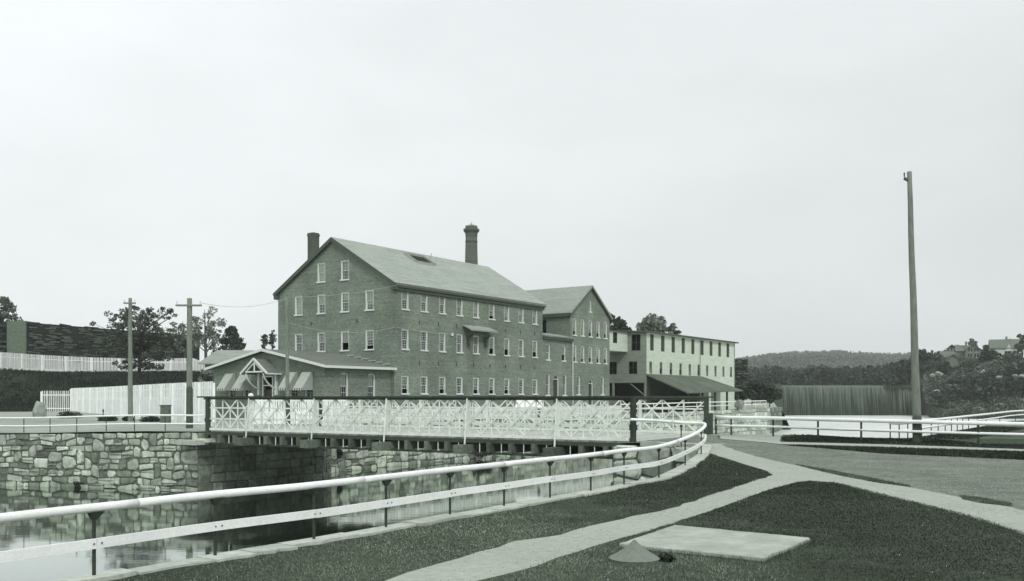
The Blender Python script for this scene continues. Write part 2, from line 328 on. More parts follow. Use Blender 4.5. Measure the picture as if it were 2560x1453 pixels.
def cdt_surface(name, outline, regions, hfun, inner, mats, default, parent=None, kind='structure', off=0):
    """outline: 2D ccw polygon; regions: list of (key, polygon); triangles split into one mesh per region"""
    verts = []; edges = []
    def add(poly, closed=True):
        n = len(verts); verts.extend(Vector(p[:2]) for p in poly)
        k = len(poly)
        for i in range(k if closed else k - 1): edges.append((n + i, n + (i + 1) % k))
    def dens(poly, step, wob=0):
        o = []
        for i in range(len(poly)):
            a = Vector(poly[i][:2]); b = Vector(poly[(i + 1) % len(poly)][:2]); k = max(1, int((b - a).length / step))
            o += [a.lerp(b, j / k) for j in range(k)]
        if wob: o = [p + Vector((mnoise.noise(Vector((p.x * 1.3, p.y * 1.3, 0))), mnoise.noise(Vector((p.x * 1.3, p.y * 1.3, 9))))) * wob for p in o]
        return o
    O = dens(outline, 4); add(O)
    RR = [(k, dens(p, .6 if name == 'near' and k != 'rough_hillside' else 3, .14 if name == 'near' and k != 'rough_hillside' else 0)) for k, p in regions]
    for k, p in RR: add(p)
    def inside(p, poly):
        c = False; x, y = p[0], p[1]; j = len(poly) - 1
        for i in range(len(poly)):
            xi, yi = poly[i][0], poly[i][1]; xj, yj = poly[j][0], poly[j][1]
            if (yi > y) != (yj > y) and x < (xj - xi) * (y - yi) / (yj - yi) + xi: c = not c
            j = i
        return c
    for p in inner:
        if inside(p, outline): verts.append(Vector(p[:2]))
    V, E, F, _, _, _ = delaunay_2d_cdt(verts, edges, [], 0, 1e-4)
    V3 = [(v.x, v.y, hfun(v.x, v.y) + off) for v in V]
    sets = {}
    for f in F:
        c = sum((V[i] for i in f), Vector((0, 0))) / 3
        if not inside(c, outline): continue
        key = default
        for k, p in RR:
            if inside(c, p): key = k
        sets.setdefault(key, []).append(list(f))
    obs = {}
    for key, fs in sets.items():
        used = sorted({i for f in fs for i in f}); mp = {i: j for j, i in enumerate(used)}
        m = bpy.data.meshes.new(key); m.from_pydata([V3[i] for i in used], [], [[mp[i] for i in f] for f in fs]); m.materials.append(mats[key])
        bm = bmesh.new(); bm.from_mesh(m)
        for f in bm.faces:
            f.normal_update()
            if f.normal.z < 0: f.normal_flip()
            f.smooth = True
        bm.to_mesh(m); bm.free()
        o = link(key, m, parent); o['kind'] = kind; obs[key] = o
    bv = BVHTree.FromPolygons(V3, [list(f) for fs in sets.values() for f in fs])
    return obs, bv, inside
def hit(bv, x, y, default=-2.5):
    r = bv.ray_cast(Vector((x, y, 200)), Vector((0, 0, -1))); return r[0].z if r[0] is not None else default

# near bank edge follows the feet of the white railing
post_px = [(235, 1449), (538, 1395), (785, 1356), (965, 1323), (1125, 1293), (1260, 1270), (1375, 1249), (1477, 1232), (1560, 1214), (1647, 1198), (1713, 1166), (1753, 1138)]
posts = [G(*p) for p in post_px]
for k in range(2):                 # two more posts toward and past the camera's left
    a, b = Vector(posts[0]), Vector(posts[1]); posts.insert(0, tuple(a - (b - a) * 1.0))
ret_posts = [G(1703, 1116)]
bank = [(-13.5, 2.5)] + [(p[0] - .06, p[1] + .02) for p in posts]
bank += [(9.05, 44.6), (8.3, 45.9), (6.4, 46.9), (5.0, 46.6)]
BR0 = Vector((-20.35, 63.2, 0)); BE = Vector((.858, -.513, 0)).normalized(); BN = Vector((.513, .858, 0)).normalized(); BL = 30.8; BW = 10.9
ra = Vector((5.0, 46.6, 0)) + BN * (BW + .8)
bank += [(ra.x, ra.y), (12.4, 57.4), (14.8, 57.2), (17.2, 56.5), (19.4, 55.4), (21.8, 56.0), (23.6, 59.5), (30, 68), (44, 88.5), (58, 109.5), (75, 122), (130, 135), (420, 140)]
near_outline = bank + [(420, -40), (-13.5, -40)]
def zNR(x, y): return zN(x, y)
def zS(x, y):                       # the wooded river hillside beyond the inlet
    t = (y - 272) / 66
    z = -5.6 + 20.0 * max(0, min(1, t)) ** .9 * (.5 + .5 * sstep(132, 166, x)) + .7 * mnoise.noise(Vector((x * .07, y * .07, 0)))
    return min(z, 12.9)
px = lambda L_: [G(*p) for p in L_]
pathA_up = [(1932, 1188), (1853, 1213), (1672, 1272), (1515, 1304.6), (1400, 1337.7), (1287, 1354), (1097, 1410), (946, 1453)]
pathA_lo = [(1199, 1453), (1339, 1417), (1400, 1392), (1681, 1308), (1794, 1272), (1921, 1224.5), (1989, 1206), (2025, 1202)]
B_lo = [(2080, 1206), (2215, 1240), (2419, 1290), (2560, 1335), (2800, 1420)]
B_up = [(2800, 1330), (2560, 1276), (2419, 1247), (2270, 1217.6), (2170, 1199.5), (1984.5, 1163), (1860, 1133), (1800, 1112)]
tri_edge = [(1762, 1129), (1850, 1157), (1900, 1172), (1927, 1182)]
path_poly = px(tri_edge) + px(pathA_up) + [(-6.0, 7.0), (-7.0, 5.0), (-4.6, 4.6)] + px(pathA_lo) + px(B_lo) + [(30, 16), (34, 19)] + px(B_up)
p_mouth = [(9.3, 45.3), (8.7, 46.6)]
apron = px([(1762, 1129), (1800, 1112)]) + [(10.6, 46.4), (8.3, 45.9), (9.05, 44.6), (8.85, 43.2)]
path_poly2 = apron
road_poly = px(B_up) [::-1]
road_poly = [(10.6, 46.4)] + road_poly + [(60, 21), (62, 36)] + px([(2900, 1160), (2560, 1150), (2203, 1134), (1970, 1114), (1860, 1103), (1800, 1098)]) + [(12.3, 57.2), (ra.x, ra.y), (5.0, 46.6), (6.4, 46.9), (8.3, 45.9)]
strip_poly = px([(1800, 1089.6), (1949, 1105), (2200, 1111), (2560, 1123.6), (3000, 1139)]) + px([(3000, 1147), (2560, 1130), (2200, 1118), (1949, 1110), (1800, 1097)])
vg1 = px([(1984, 1160), (2080, 1177), (2170, 1194), (2270, 1214), (2280, 1219), (2170, 1203), (2075, 1184)])
vg2 = px([(2400, 1240), (2450, 1246), (2530, 1260), (2528, 1266), (2450, 1258), (2410, 1249)])
inner = [(x + random.uniform(-.3, .3), y + random.uniform(-.3, .3)) for x in np.arange(-13, 40, 2.5) for y in np.arange(-5, 60, 2.0)]
inner += [(x + random.uniform(-2, 2), y + random.uniform(-2, 2)) for x in np.arange(24, 300, 6) for y in np.arange(60, 140, 7)]
gravelbit = [(12.4, 57.4), (14.8, 57.2), (16.3, 56.8)] + px([(1949, 1105), (1800, 1089.6)]) + [(11.6, 57.2)]
rough = [(23.6, 59.5), (30, 68), (44, 88.5), (58, 109.5), (75, 122), (130, 135), (418, 139.9), (418, 62), (70, 62), (40, 56), (24.5, 56.5)]
NM = {'lawn': M['lawn'], 'path': M['path'], 'road': M['road'], 'footway': M['path'], 'verge': M['lawn'], 'rough_hillside': M['earth'], 'gravel_edge': M['yard'], 'apron': M['path']}
nobs, NBV, inside = cdt_surface('near', near_outline, [('rough_hillside', rough), ('path', path_poly), ('apron', apron), ('road', road_poly), ('gravel_edge', gravelbit), ('footway', strip_poly), ('verge', vg1), ('verge', vg2)], zNR, inner, NM, 'lawn')

hs_out = [(134, 271), (150, 275), (190, 273), (260, 267), (420, 262), (420, 345.5), (146, 345.5), (143, 318), (136, 300), (128, 286)]
cdt_surface('hill', hs_out, [], zS, [(x + random.uniform(-1, 1), y + random.uniform(-1, 1)) for x in np.arange(126, 420, 5) for y in np.arange(264, 345, 5)], {'river_hillside': M['earth']}, 'river_hillside')
# far bank (mill side)
MC = Vector((-11.87, 95, 0))
def MP(t, s, z=0): return Vector((MC.x + E_T.x * t + E_S.x * s, MC.y + E_T.y * t + E_S.y * s, z))
FB = [(-120, 96), (-62, 78.5), (-36.8, 67.8), (-21.1, 63.55), (-14.7, 73.1), (-15.6, 73.9), (-15.2, 79.4), (1.33, 104.8), (44, 161), (52, 182), (64, 230), (84, 318), (88, 345), (60, 352), (-340, 352), (-420, 340), (-420, 110)]
foot = [(-230, 128), (-130, 124), (-66, 122), (-56, 127), (-44, 113), (-36, 103), (-33.5, 99)]
top = [(-37, 150), (-47, 160), (-60, 177), (-72.5, 181), (-79, 172), (-84, 154), (-130, 150), (-230, 152)]
def zF(x, y):
    z = -2.35
    if y < 80 and x < -14: z -= .28 * sstep(-24, -37, x) * sstep(80, 66, y)
    if y > 80 and x < -30: z += .4 * sstep(85, 112, y) * sstep(-30, -42, x)
    if x < -33:
        yf = np.interp(x, [-230, -130, -66, -56, -44, -36, -33], [128, 124, 122, 127, 113, 103, 99])
        yt = np.interp(x, [-230, -130, -84, -79, -72, -60, -47, -37, -33], [152, 150, 153, 170, 178, 175, 160, 150, 149])
        zt = np.interp(x, [-60, -47, -38, -33], [4.45, 4.1, 1.8, -1.9])
        z = z + (zt - z) * sstep(0, 1, (y - yf) / (yt - yf)) if y > yf else z
    if y > 200: z += 6 * sstep(200, 340, y)
    return z
inner = [(x + random.uniform(-.5, .5), y + random.uniform(-.5, .5)) for x in np.arange(-110, 60, 3.5) for y in np.arange(62, 200, 3.5)]
inner += [(x, y) for x in np.arange(-300, 80, 14) for y in np.arange(200, 345, 14)]
bankpoly = foot + top
weeds = [(-21, 84.5), (-46, 103), (-52, 104), (-40, 93.6), (-25.2, 79.8), (-24.3, 80.4), (-21.2, 81.8)]
fobs, FBV, _ = cdt_surface('far', FB, [('grass_bank', bankpoly)], zF, inner, {'mill_yard': M['yard'], 'grass_bank': M['bankgrass']}, 'mill_yard')
hN = lambda x, y: hit(NBV, x, y); hF = lambda x, y: hit(FBV, x, y)

# water, hills, base ground
def sheet(name, pts, z, m, kind='structure'):
    b = MB(); b.poly([(x, y, z) for x, y in pts]); o = b.build(name, m); o['kind'] = kind; return o
sheet('canal_water', [(-160, -60), (30, -60), (30, 118), (-160, 118)], WZ, M['canal'])
b = MB()
gx = np.linspace(0, 1, 2)
b.poly([(30, 30, WZ), (150, 30, WZ), (150, 330, WZ), (30, 330, WZ)]); b.poly([(150, 100, WZ), (430, 100, WZ), (430, 330, WZ), (150, 330, WZ)]); b.poly([(-3, 118, WZ), (30, 118, WZ), (30, 330, WZ), (-3, 330, WZ)])
tag(b.build('river_water', M['river']), kind='structure')
b = MB(); b.poly([(-2250, -280, -7.0), (2250, -280, -7.0), (2250, 2250, -7.0), (-2250, 2250, -7.0)]); tag(b.build('river_bed', M['earth']), kind='structure')

def zH(x, y):
    u = x / max(y, 1)
    near = 3 * sstep(345, 520, y) * (1 + .3 * mnoise.noise(Vector((x * .012, y * .012, 1))))
    crest = np.interp(u, [-1, -.3, .18, .25, .29, .34, .37, .41, .45, .5, 1], [34, 34, 46, 60, 68, 70, 68, 63, 56, 60, 60]) * (1 + .05 * mnoise.noise(Vector((x * .01, 0, 7))))
    side = 1 if u > .15 else sstep(-.02, .15, u) * .6 + .4
    z = 3.2 + near + (crest - 12) * sstep(700, 1650, y) * side
    z += 10.0 * sstep(.385, .47, u)
    return z
b = MB(); xs = np.linspace(-1900, 2000, 261); ys = list(np.linspace(346, 1000, 22)) + list(np.linspace(1040, 2100, 24))
V = [(x, y, zH(x, y)) for y in ys for x in xs]; b.v = V
for j in range(len(ys) - 1):
    for i in range(len(xs) - 1): a = j * len(xs) + i; b.f.append([a, a + 1, a + 1 + len(xs), a + len(xs)])
hill = b.build('wooded_hills', M['earth'], smooth=True); hill['kind'] = 'structure'

# ------------------------------------------------------------------ stone walls
def stone_poly(mb_mat, name, parent, org, ax, up, nrm, poly, depth, rng):
    """one dressed or rubble stone: polygon in wall coordinates, bulging face"""
    m = MB(); c = Vector((sum(p[0] for p in poly) / len(poly), sum(p[1] for p in poly) / len(poly)))
    P = lambda a, z, d: org + ax * a + up * z + nrm * d
    back = [P(p[0], p[1], -.16) for p in poly]; mid = [P(p[0], p[1], depth * .35) for p in poly]
    ins = [P(c.x + (p[0] - c.x) * .78, c.y + (p[1] - c.y) * .78, depth + rng.uniform(-.02, .02)) for p in poly]
    m.o = P(c.x, c.y, 0); k = len(poly)
    m.v = [tuple(Vector(q) - m.o) for q in back + mid + ins]
    for r in (0, 1):
        for i in range(k): j = (i + 1) % k; m.f.append([r * k + i, r * k + j, (r + 1) * k + j, (r + 1) * k + i])
    m.f.append([2 * k + i for i in range(k)])
    return m.build(name, mb_mat, parent)
def stone_wall(name, label, A, B, nrm, zt, zb, rowh, stw, m, seed, batter=0.0, rub=.5, cat='stone wall', coping=None, group=None, depth=.09, top_w=1.2, stone_lim=300, kind=None, rubmat=None):
    rng = random.Random(seed); A = Vector((A[0], A[1], 0)); B = Vector((B[0], B[1], 0)); Ln = (B - A).length; ax = (B - A).normalized(); nrm = Vector((nrm[0], nrm[1], 0)).normalized()
    up = Vector((0, 0, 1))
    t = empty(name, (A + B) / 2 + up * zb); tag(t, label, cat, group, kind)
    A = A - t.location; A.z = 0
    ztf = zt if callable(zt) else (lambda a: zt)
    zmin = zb - t.location.z
    ofs = -t.location.z
    # core
    c = MB(); n = 12
    for i in range(n):
        a0, a1 = Ln * i / n, Ln * (i + 1) / n
        q0 = A + ax * a0; q1 = A + ax * a1; z0 = ztf(a0) + ofs - .04; z1 = ztf(a1) + ofs - .04
        c.poly([q0 + up * (zb + ofs - .5), q1 + up * (zb + ofs - .5), q1 + up * z1, q0 + up * z0])
        c.poly([q0 + up * z0, q1 + up * z1, q1 - nrm * top_w + up * z1, q0 - nrm * top_w + up * z0])
    c.build('wall_core', M['joint'], t)
    H = max(ztf(0), ztf(Ln)) - zb; rows = max(2, round(H / rowh))
    hs = [rng.uniform(1 - .3 * rub, 1 + .3 * rub) for _ in range(rows)]; S = sum(hs); cum = [0]
    for h in hs: cum.append(cum[-1] + h / S)
    def line(k, a):
        z = zb + (ztf(a) - zb) * cum[k]
        if 0 < k < rows: z += rub * rowh * (.62 if rub > .6 else .28) * mnoise.noise(Vector((a / stw * .75, k * 3.7 + seed, 0)))
        return z
    count = 0; last = None; skip = []
    if rub > .95:
        Ha = H; seeds = []
        for k in range(rows):
            a = rng.uniform(-.6, 0) * stw
            while a < Ln + stw:
                wd = stw * rng.choice([.5, .75, 1.0, 1.2, 1.5, 1.9]); zz = (k + .5 + rng.uniform(-.17, .17)) * Ha / rows
                if rng.random() > .06: seeds.append((a + wd / 2, zz))
                a += wd
        for (sx, sz_) in seeds:
            if sx < -.1 or sx > Ln + .1: continue
            poly = [(max(0, sx - 2.5), 0), (min(Ln, sx + 2.5), 0), (min(Ln, sx + 2.5), Ha), (max(0, sx - 2.5), Ha)]
            for (ox, oz) in seeds:
                if (ox, oz) == (sx, sz_) or abs(ox - sx) > 2.6 * stw or abs(oz - sz_) > 2.6 * rowh: continue
                # anisotropic bisector: stones lie flat
                ky = 1.6; nx, nz_ = (ox - sx), (oz - sz_) * ky; mx, mz = (ox + sx) / 2, (oz + sz_) / 2
                keep = []; f_ = lambda p: (p[0] - mx) * nx + (p[1] - mz) * nz_
                for i in range(len(poly)):
                    p, q = poly[i], poly[(i + 1) % len(poly)]; fp, fq = f_(p), f_(q)
                    if fp <= 0: keep.append(p)
                    if (fp < 0) != (fq < 0) and fp != fq: t_ = fp / (fp - fq); keep.append((p[0] + (q[0] - p[0]) * t_, p[1] + (q[1] - p[1]) * t_))
                poly = keep
                if len(poly) < 3: break
            if len(poly) < 3: continue
            cx = sum(p[0] for p in poly) / len(poly); cz_ = sum(p[1] for p in poly) / len(poly)
            # round the corners by cutting them, then shrink for the joint
            q_ = []
            for i in range(len(poly)):
                p, a_, b_ = poly[i], poly[i - 1], poly[(i + 1) % len(poly)]; c_ = rng.uniform(.08, .2)
                q_.append((p[0] + (a_[0] - p[0]) * c_, p[1] + (a_[1] - p[1]) * c_)); q_.append((p[0] + (b_[0] - p[0]) * c_, p[1] + (b_[1] - p[1]) * c_))
            sc_ = rng.uniform(.90, .97); q_ = [(cx + (p[0] - cx) * sc_, cz_ + (p[1] - cz_) * sc_) for p in q_]
            q_ = [(p[0], zb + ofs + p[1] * (ztf(p[0]) - zb) / Ha) for p in q_]
            if count >= stone_lim: break
            stone_poly(m if not rubmat or rng.random() > .2 else rubmat, 'stone', t, A, ax, up, nrm, q_, depth * rng.uniform(.5, 1.7), rng); count += 1
        rows = 0
    for k in range(rows):
        a = -rng.uniform(0, .2); newskip = []
        while a < Ln:
            wd = stw * rng.uniform(1 - .5 * (rub + .2), 1 + .7 * (rub + .2)); e = min(a + wd, Ln)
            if Ln - e < stw * .35: e = Ln
            for s0, s1 in skip:            # keep clear of a tall stone of the row below
                if a < s1 - .02 and e > s0 + .02:
                    if a >= s0 - .05: a = s1
                    else: e = s0
            if e - a < .12:
                if e <= a: e = a + .01
                a = max(a, e) + (.0 if e > a else .05); 
                if a >= Ln - .05: break
                e = min(a + wd, Ln)
                for s0, s1 in skip:
                    if a < s1 - .02 and e > s0 + .02: e = s0 if s0 > a else e
                if e - a < .12: a = e + .001; continue
            k1 = k + 1
            if k + 2 <= rows and rng.random() < .26 * rub and e - a > stw * .6: k1 = k + 2; newskip.append((a, e))
            g = .009 + .011 * rub; sl = rng.uniform(-.08, .08) * rub
            z00, z10 = line(k, a) + g, line(k, e) + g; z01, z11 = line(k1, a) - g, line(k1, e) - g
            j = lambda s_=1.0: rng.uniform(-.05, .05) * rub * s_ * stw
            ww = e - a; hh = (z01 - z00)
            if hh > .06 and count < stone_lim:
                cu = min(ww, hh) * (.10 + .2 * rub)
                x0, x1 = a + g, e - g
                cs = [min(ww, hh) * rng.uniform(.06, .1 + .32 * rub) for _ in range(4)]
                poly = [(x0 + cs[0], z00 + abs(j()) * .5), (x1 - cs[1], z10 + abs(j()) * .5), (x1 - abs(j()), z10 + cs[1]), (x1 - abs(j()) * 1.2, z11 - cs[2]), (x1 - cs[2], z11 - abs(j())), (x0 + cs[3], z01 - abs(j())), (x0 + abs(j()), z01 - cs[3]), (x0 + abs(j()) * 1.2, z00 + cs[0])]
                poly = [(max(0, min(Ln, p[0])), p[1] + ofs) for p in poly]
                polys = [poly]
                if rub > .6 and k1 == k + 1 and ww > stw * .8 and rng.random() < .22:      # two thin stones laid in one course
                    zm = (z00 + z11) / 2 + ofs + rng.uniform(-.05, .05); polys = [[(p[0], min(p[1], zm - .015 + j() * .3)) for p in poly], [(p[0], max(p[1], zm + .015 + j() * .3)) for p in poly]]
                elif rub > .6: 
                    tl_ = rng.uniform(-.09, .09) * rub; cxx = sum(p[0] for p in poly) / 8; czz = sum(p[1] for p in poly) / 8
                    poly = [(cxx + (p[0] - cxx) * rng.uniform(.93, 1.0), czz + (p[1] - czz) * rng.uniform(.88, 1.0) + (p[0] - cxx) * tl_) for p in poly]; polys = [[(max(0, min(Ln, p[0])), min(p[1], ztf(p[0]) + ofs + .02)) for p in poly]]
                for pl_ in polys:
                    mm = m if not rubmat or rng.random() > .22 else rubmat
                    stone_poly(mm, 'stone', t, A, ax, up, nrm, pl_, depth * rng.uniform(.4, 1.9), rng); count += 1
            a = e
        skip = newskip
    return t
zW1 = lambda a: -2.68 + .30 * min(1, a / 16.0)
W1d = (Vector((-21.1, 63.55, 0)) - Vector((-36.8, 67.8, 0)))
W1L = W1d.length
stone_wall('canal_wall', 'rough granite rubble wall below the white railing, left of the bridge', (-36.8 - W1d.x * .55, 67.8 - W1d.y * .55), (-21.1, 63.55), (-.26, -.965), lambda a: -2.68 + .30 * min(1, max(0, (a - W1L * .55) / W1L)), WZ - .12, .47, .80, M['stone'], 11, rub=.85, rubmat=M['stonedark'])
stone_wall('bridge_abutment', 'coursed stone abutment in the shadow under the left end of the bridge', (-21.1, 63.55), (-14.7, 73.1), (.83, -.556), -2.42, WZ - .12, .62, 1.1, M['stonedark'], 12, rub=.35, cat='abutment', top_w=.1)
stone_wall('canal_wall', 'short stone wall return just behind the left bridge abutment', (-14.7, 73.1), (-15.3, 79.4), (.99, .09), -2.42, WZ - .12, .5, .8, M['stonedark'], 13, rub=.7, top_w=.2)
d3 = Vector((16.5, 25.1, 0)).normalized()
stone_wall('canal_wall', 'pale rubble canal wall seen beneath the bridge, in front of the brick mill', (-15.3, 79.4), (1.33, 104.8), (.835, -.55), lambda a: -2.42, WZ - .12, .55, .85, M['stone'], 14, rub=.75, rubmat=M['stonedark'], top_w=1.0)
stone_wall('river_wall', 'pale stone river wall ending in a sharp corner left of the dam', (1.33, 104.8), (44, 161), (.796, -.605), lambda a: -2.38 + .45 * a / 70, WZ - .12, .8, 1.5, M['stone'], 15, rub=.55, top_w=1.2)
stone_wall('river_wall', 'stone wall return running from the river wall corner back toward the dam', (44, 161), (52, 182), (.93, -.36), lambda a: -1.93, WZ - .12, .9, 1.6, M['stonedark'], 16, rub=.5, top_w=.8)
stone_wall('bridge_abutment', 'stone abutment under the right end of the bridge', (ra.x, ra.y), (5.0, 46.6), (-.85, .5), -2.42, WZ - .12, .62, 1.1, M['stonedark'], 17, rub=.35, cat='abutment', top_w=.1)
stone_wall('bank_wall', 'bulging boulder wall in the hollow between curved railing and bridge', (5.0, 46.6), (8.95, 44.1), (-.55, -.83), -2.36, WZ - .12, .75, 1.15, M['stone'], 18, rub=1.0, depth=.22, rubmat=M['stonedark'], top_w=.1)
# near bank skirt and river bank skirt
def skirt(name, pts, hf, m, seed, slope=0.0, flip=1):
    b = MB()
    for i in range(len(pts) - 1):
        a = Vector((*pts[i][:2], 0)); c = Vector((*pts[i + 1][:2], 0)); n = max(1, int((c - a).length / 2.5)); nr = Vector((-(c - a).y, (c - a).x, 0)).normalized() * slope
        for j in range(n):
            p = a.lerp(c, j / n); q = a.lerp(c, (j + 1) / n)
            zp = hf(p.x, p.y) if hf else 0; zq = hf(q.x, q.y) if hf else 0
            b.poly([p + Vector((0, 0, zp)), q + Vector((0, 0, zq)), q + nr + Vector((0, 0, -7)), p + nr + Vector((0, 0, -7))])
    o = b.build(name, m); o['kind'] = 'structure'; return o
skirt('near_bank', bank[:len(posts) + 2], lambda x, y: zNR(x, y) - .03, M['stonedark'], 1, .12)
skirt('river_bank', bank[-13:], lambda x, y: zNR(x, y) - .01, M['bankgrass'], 2, 2.2)
skirt('hillside_bank', (hs_out[-4:] + hs_out[:6])[::-1], lambda x, y: zS(x, y) - .01, M['earth'], 4, 2.0)
skirt('mill_river_bank', [(52, 182), (64, 230), (84, 318), (88, 345)][::-1], lambda x, y: zF(x, y) - .01, M['earth'], 3, 2.0)

# coping stones along the near bank
t = empty('canal_coping', (0, 20, 0)); tag(t, 'line of pale uneven coping stones at the foot of the long white railing', 'coping')
rng = random.Random(5)
bk = [Vector((p[0], p[1], 0)) for p in bank[:len(posts) + 4]]
cum = [0]
for a, c in zip(bk, bk[1:]): cum.append(cum[-1] + (c - a).length)
def along(s, pts=bk, cm=cum):
    s = max(0, min(cm[-1] - 1e-4, s))
    for i in range(len(pts) - 1):
        if cm[i + 1] >= s: return pts[i].lerp(pts[i + 1], (s - cm[i]) / (cm[i + 1] - cm[i])), (pts[i + 1] - pts[i]).normalized()
s = .2
while s < cum[-1] - .5:
    ln = rng.uniform(.8, 1.9); w0 = rng.uniform(.30, .46); P = []
    n = 5
    for k in range(n + 1):
        p, d = along(s + (ln - .02) * k / n); P.append((p, Vector((d.y, -d.x, 0)) * (w0 + rng.uniform(-.06, .06)), Vector((-d.y, d.x, 0)) * .10))
    hgt = rng.uniform(.03, .07); b = MB(P[2][0]); n0 = 0
    ring = [P[k][0] + P[k][2] for k in range(n + 1)] + [P[k][0] + P[k][1] for k in reversed(range(n + 1))]
    zz = [zNR(q.x, q.y) for q in ring]
    bot = [Vector((q.x, q.y, z - .22)) for q, z in zip(ring, zz)]; topr = [Vector((q.x, q.y, z + hgt)) for q, z in zip(ring, zz)]
    b.hexa(bot, topr); b.build('coping_stone', M['cope'], t).location = P[2][0] - t.location; s += ln

# ------------------------------------------------------------------ walls with openings
def wall_holes(mb, frame, outer, holes, d=.22, nrm=None):
    """frame(a, z) -> 3D; openings get reveals going inward (-nrm * d)"""
    verts = []; edges = []
    for poly in [outer] + holes:
        n = len(verts); verts += [Vector(p) for p in poly]; edges += [(n + i, n + (i + 1) % len(poly)) for i in range(len(poly))]
    V, E, F, _, _, _ = delaunay_2d_cdt(verts, edges, [], 0, 1e-5)
    n0 = len(mb.v); mb.v += [tuple(frame(v.x, v.y) - mb.o) for v in V]
    for f in F:
        c = sum((V[i] for i in f), Vector((0, 0))) / len(f)
        if not inside(c, outer) or any(inside(c, h) for h in holes): continue
        mb.f.append([n0 + i for i in f])
    for h in holes:
        for i in range(len(h)):
            a, c = h[i], h[(i + 1) % len(h)]
            mb.poly([frame(*a), frame(*c), frame(*c) - nrm * d, frame(*a) - nrm * d])
def rect(a, w_, z0, z1, arch=0):
    if not arch: return [(a - w_ / 2, z0), (a + w_ / 2, z0), (a + w_ / 2, z1), (a - w_ / 2, z1)]
    P = [(a - w_ / 2, z0), (a + w_ / 2, z0)]; n = 7
    for k in range(n + 1):
        th = math.pi * k / n; P.append((a + w_ / 2 * math.cos(th), z1 - arch + arch * math.sin(th)))
    return P
WIN = {}
def win_meshes(w_, h, cols, rows, arch=0, key=None, fw=.11, m='trim'):
    """local frame: x along the wall, z up from sill, y inward"""
    k = (round(w_, 2), round(h, 2), cols, rows, arch, m)
    if k in WIN: return WIN[k]
    f = MB(); X, Y, Z = (1, 0, 0), (0, 1, 0), (0, 0, 1); hh = h - arch
    f.box((-w_/2 + fw/2, .05, hh/2), X, Y, Z, fw/2, .07, hh/2); f.box((w_/2 - fw/2, .05, hh/2), X, Y, Z, fw/2, .07, hh/2)
    f.box((0, -.02, .04), X, Y, Z, w_/2 + .06, .14, .075)
    if arch:
        n = 7
        for q in range(n):
            a0, a1 = math.pi*q/n, math.pi*(q+1)/n
            o0 = Vector((w_/2*math.cos(a0), 0, hh + arch*math.sin(a0))); o1 = Vector((w_/2*math.cos(a1), 0, hh + arch*math.sin(a1)))
            i0 = Vector(((w_/2-fw)*math.cos(a0), 0, hh + (arch-fw)*math.sin(a0))); i1 = Vector(((w_/2-fw)*math.cos(a1), 0, hh + (arch-fw)*math.sin(a1)))
            yy = Vector((0, .12, 0)); s_ = Vector((0, -.02, 0))
            f.hexa([o0+s_, o1+s_, i1+s_, i0+s_], [o0+yy, o1+yy, i1+yy, i0+yy])
    else: f.box((0, .05, h - fw/2), X, Y, Z, w_/2 - fw - .002, .07, fw/2)
    frame = f.mesh('window_frame', M[m])
    iw = w_ - 2*fw - .01; sh = (h - fw - .1) / 2
    s = MB(); st = .045
    s.box((-iw/2 + st/2, 0, sh/2), X, Y, Z, st/2, .02, sh/2); s.box((iw/2 - st/2, 0, sh/2), X, Y, Z, st/2, .02, sh/2)
    s.box((0, 0, st/2), X, Y, Z, iw/2 - st, .02, st/2); s.box((0, 0, sh - st/2), X, Y, Z, iw/2 - st, .02, st/2)
    for c in range(1, cols): s.box((-iw/2 + iw*c/cols, 0, sh/2), X, Y, Z, .011, .012, sh/2 - st)
    for r in range(1, rows): s.box((0, .001, sh*r/rows), X, Y, Z, iw/2 - st, .012, .011)
    sash = s.mesh('sash', M[m])
    g = MB(); g.poly([(-iw/2, 0, 0), (iw/2, 0, 0), (iw/2, 0, sh), (-iw/2, 0, sh)]); glass = g.mesh('pane', M['glass'])
    c = MB(); c.poly([(-iw/2, 0, 0), (iw/2, 0, 0), (iw/2, 0, 1), (-iw/2, 0, 1)]); shade = c.mesh('shade', M['shade'])
    WIN[k] = (frame, sash, glass, shade, sh); return WIN[k]
wr = random.Random(3)
def window(parent, pos, ang, w_, h, cols=3, rows=2, open_=0, shade=None, arch=0, m='trim', name='window'):
    """ang: rotation that turns local +x along the wall and local +y inward"""
    fr, sa, gl, shd, sh = win_meshes(w_, h, cols, rows, arch, m=m)
    o = share(name, fr, parent, pos, ang)
    def ch(n, me, y, z): q = share(n, me, o, (0, y, z)); return q
    up = ch('sash', sa, .075, .1 + sh); ch('pane', gl, .08, .1 + sh)
    lo = min(open_, 1) * sh * .95
    ch('sash', sa, .125, .1 + lo); ch('pane', gl, .13, .1 + lo)
    if shade is None: shade = wr.choice([0, .3, .45, .5, .9])
    if shade > 0:
        q = ch('shade', shd, .18, h - .08 - shade * (h - .2)); q.scale.z = shade * (h - .2)
    return o
ANG_L = math.atan2(E_T.y, E_T.x)      # along +t, inward = +s direction
ANG_G = math.atan2(-E_S.y, -E_S.x)    # gable wall: local x along -s, inward +t
def roof_slab(name, mb_pts, th, m, parent, org=(0,0,0)):
    b = MB(org); P = [Vector(p) for p in mb_pts]; n = (P[1] - P[0]).cross(P[2] - P[0]).normalized()
    if n.z < 0: n = -n
    b.hexa([p - n * th for p in P], P); o = b.build(name, m, parent)
    if parent: o.location = Vector(org) - parent.location
    return o

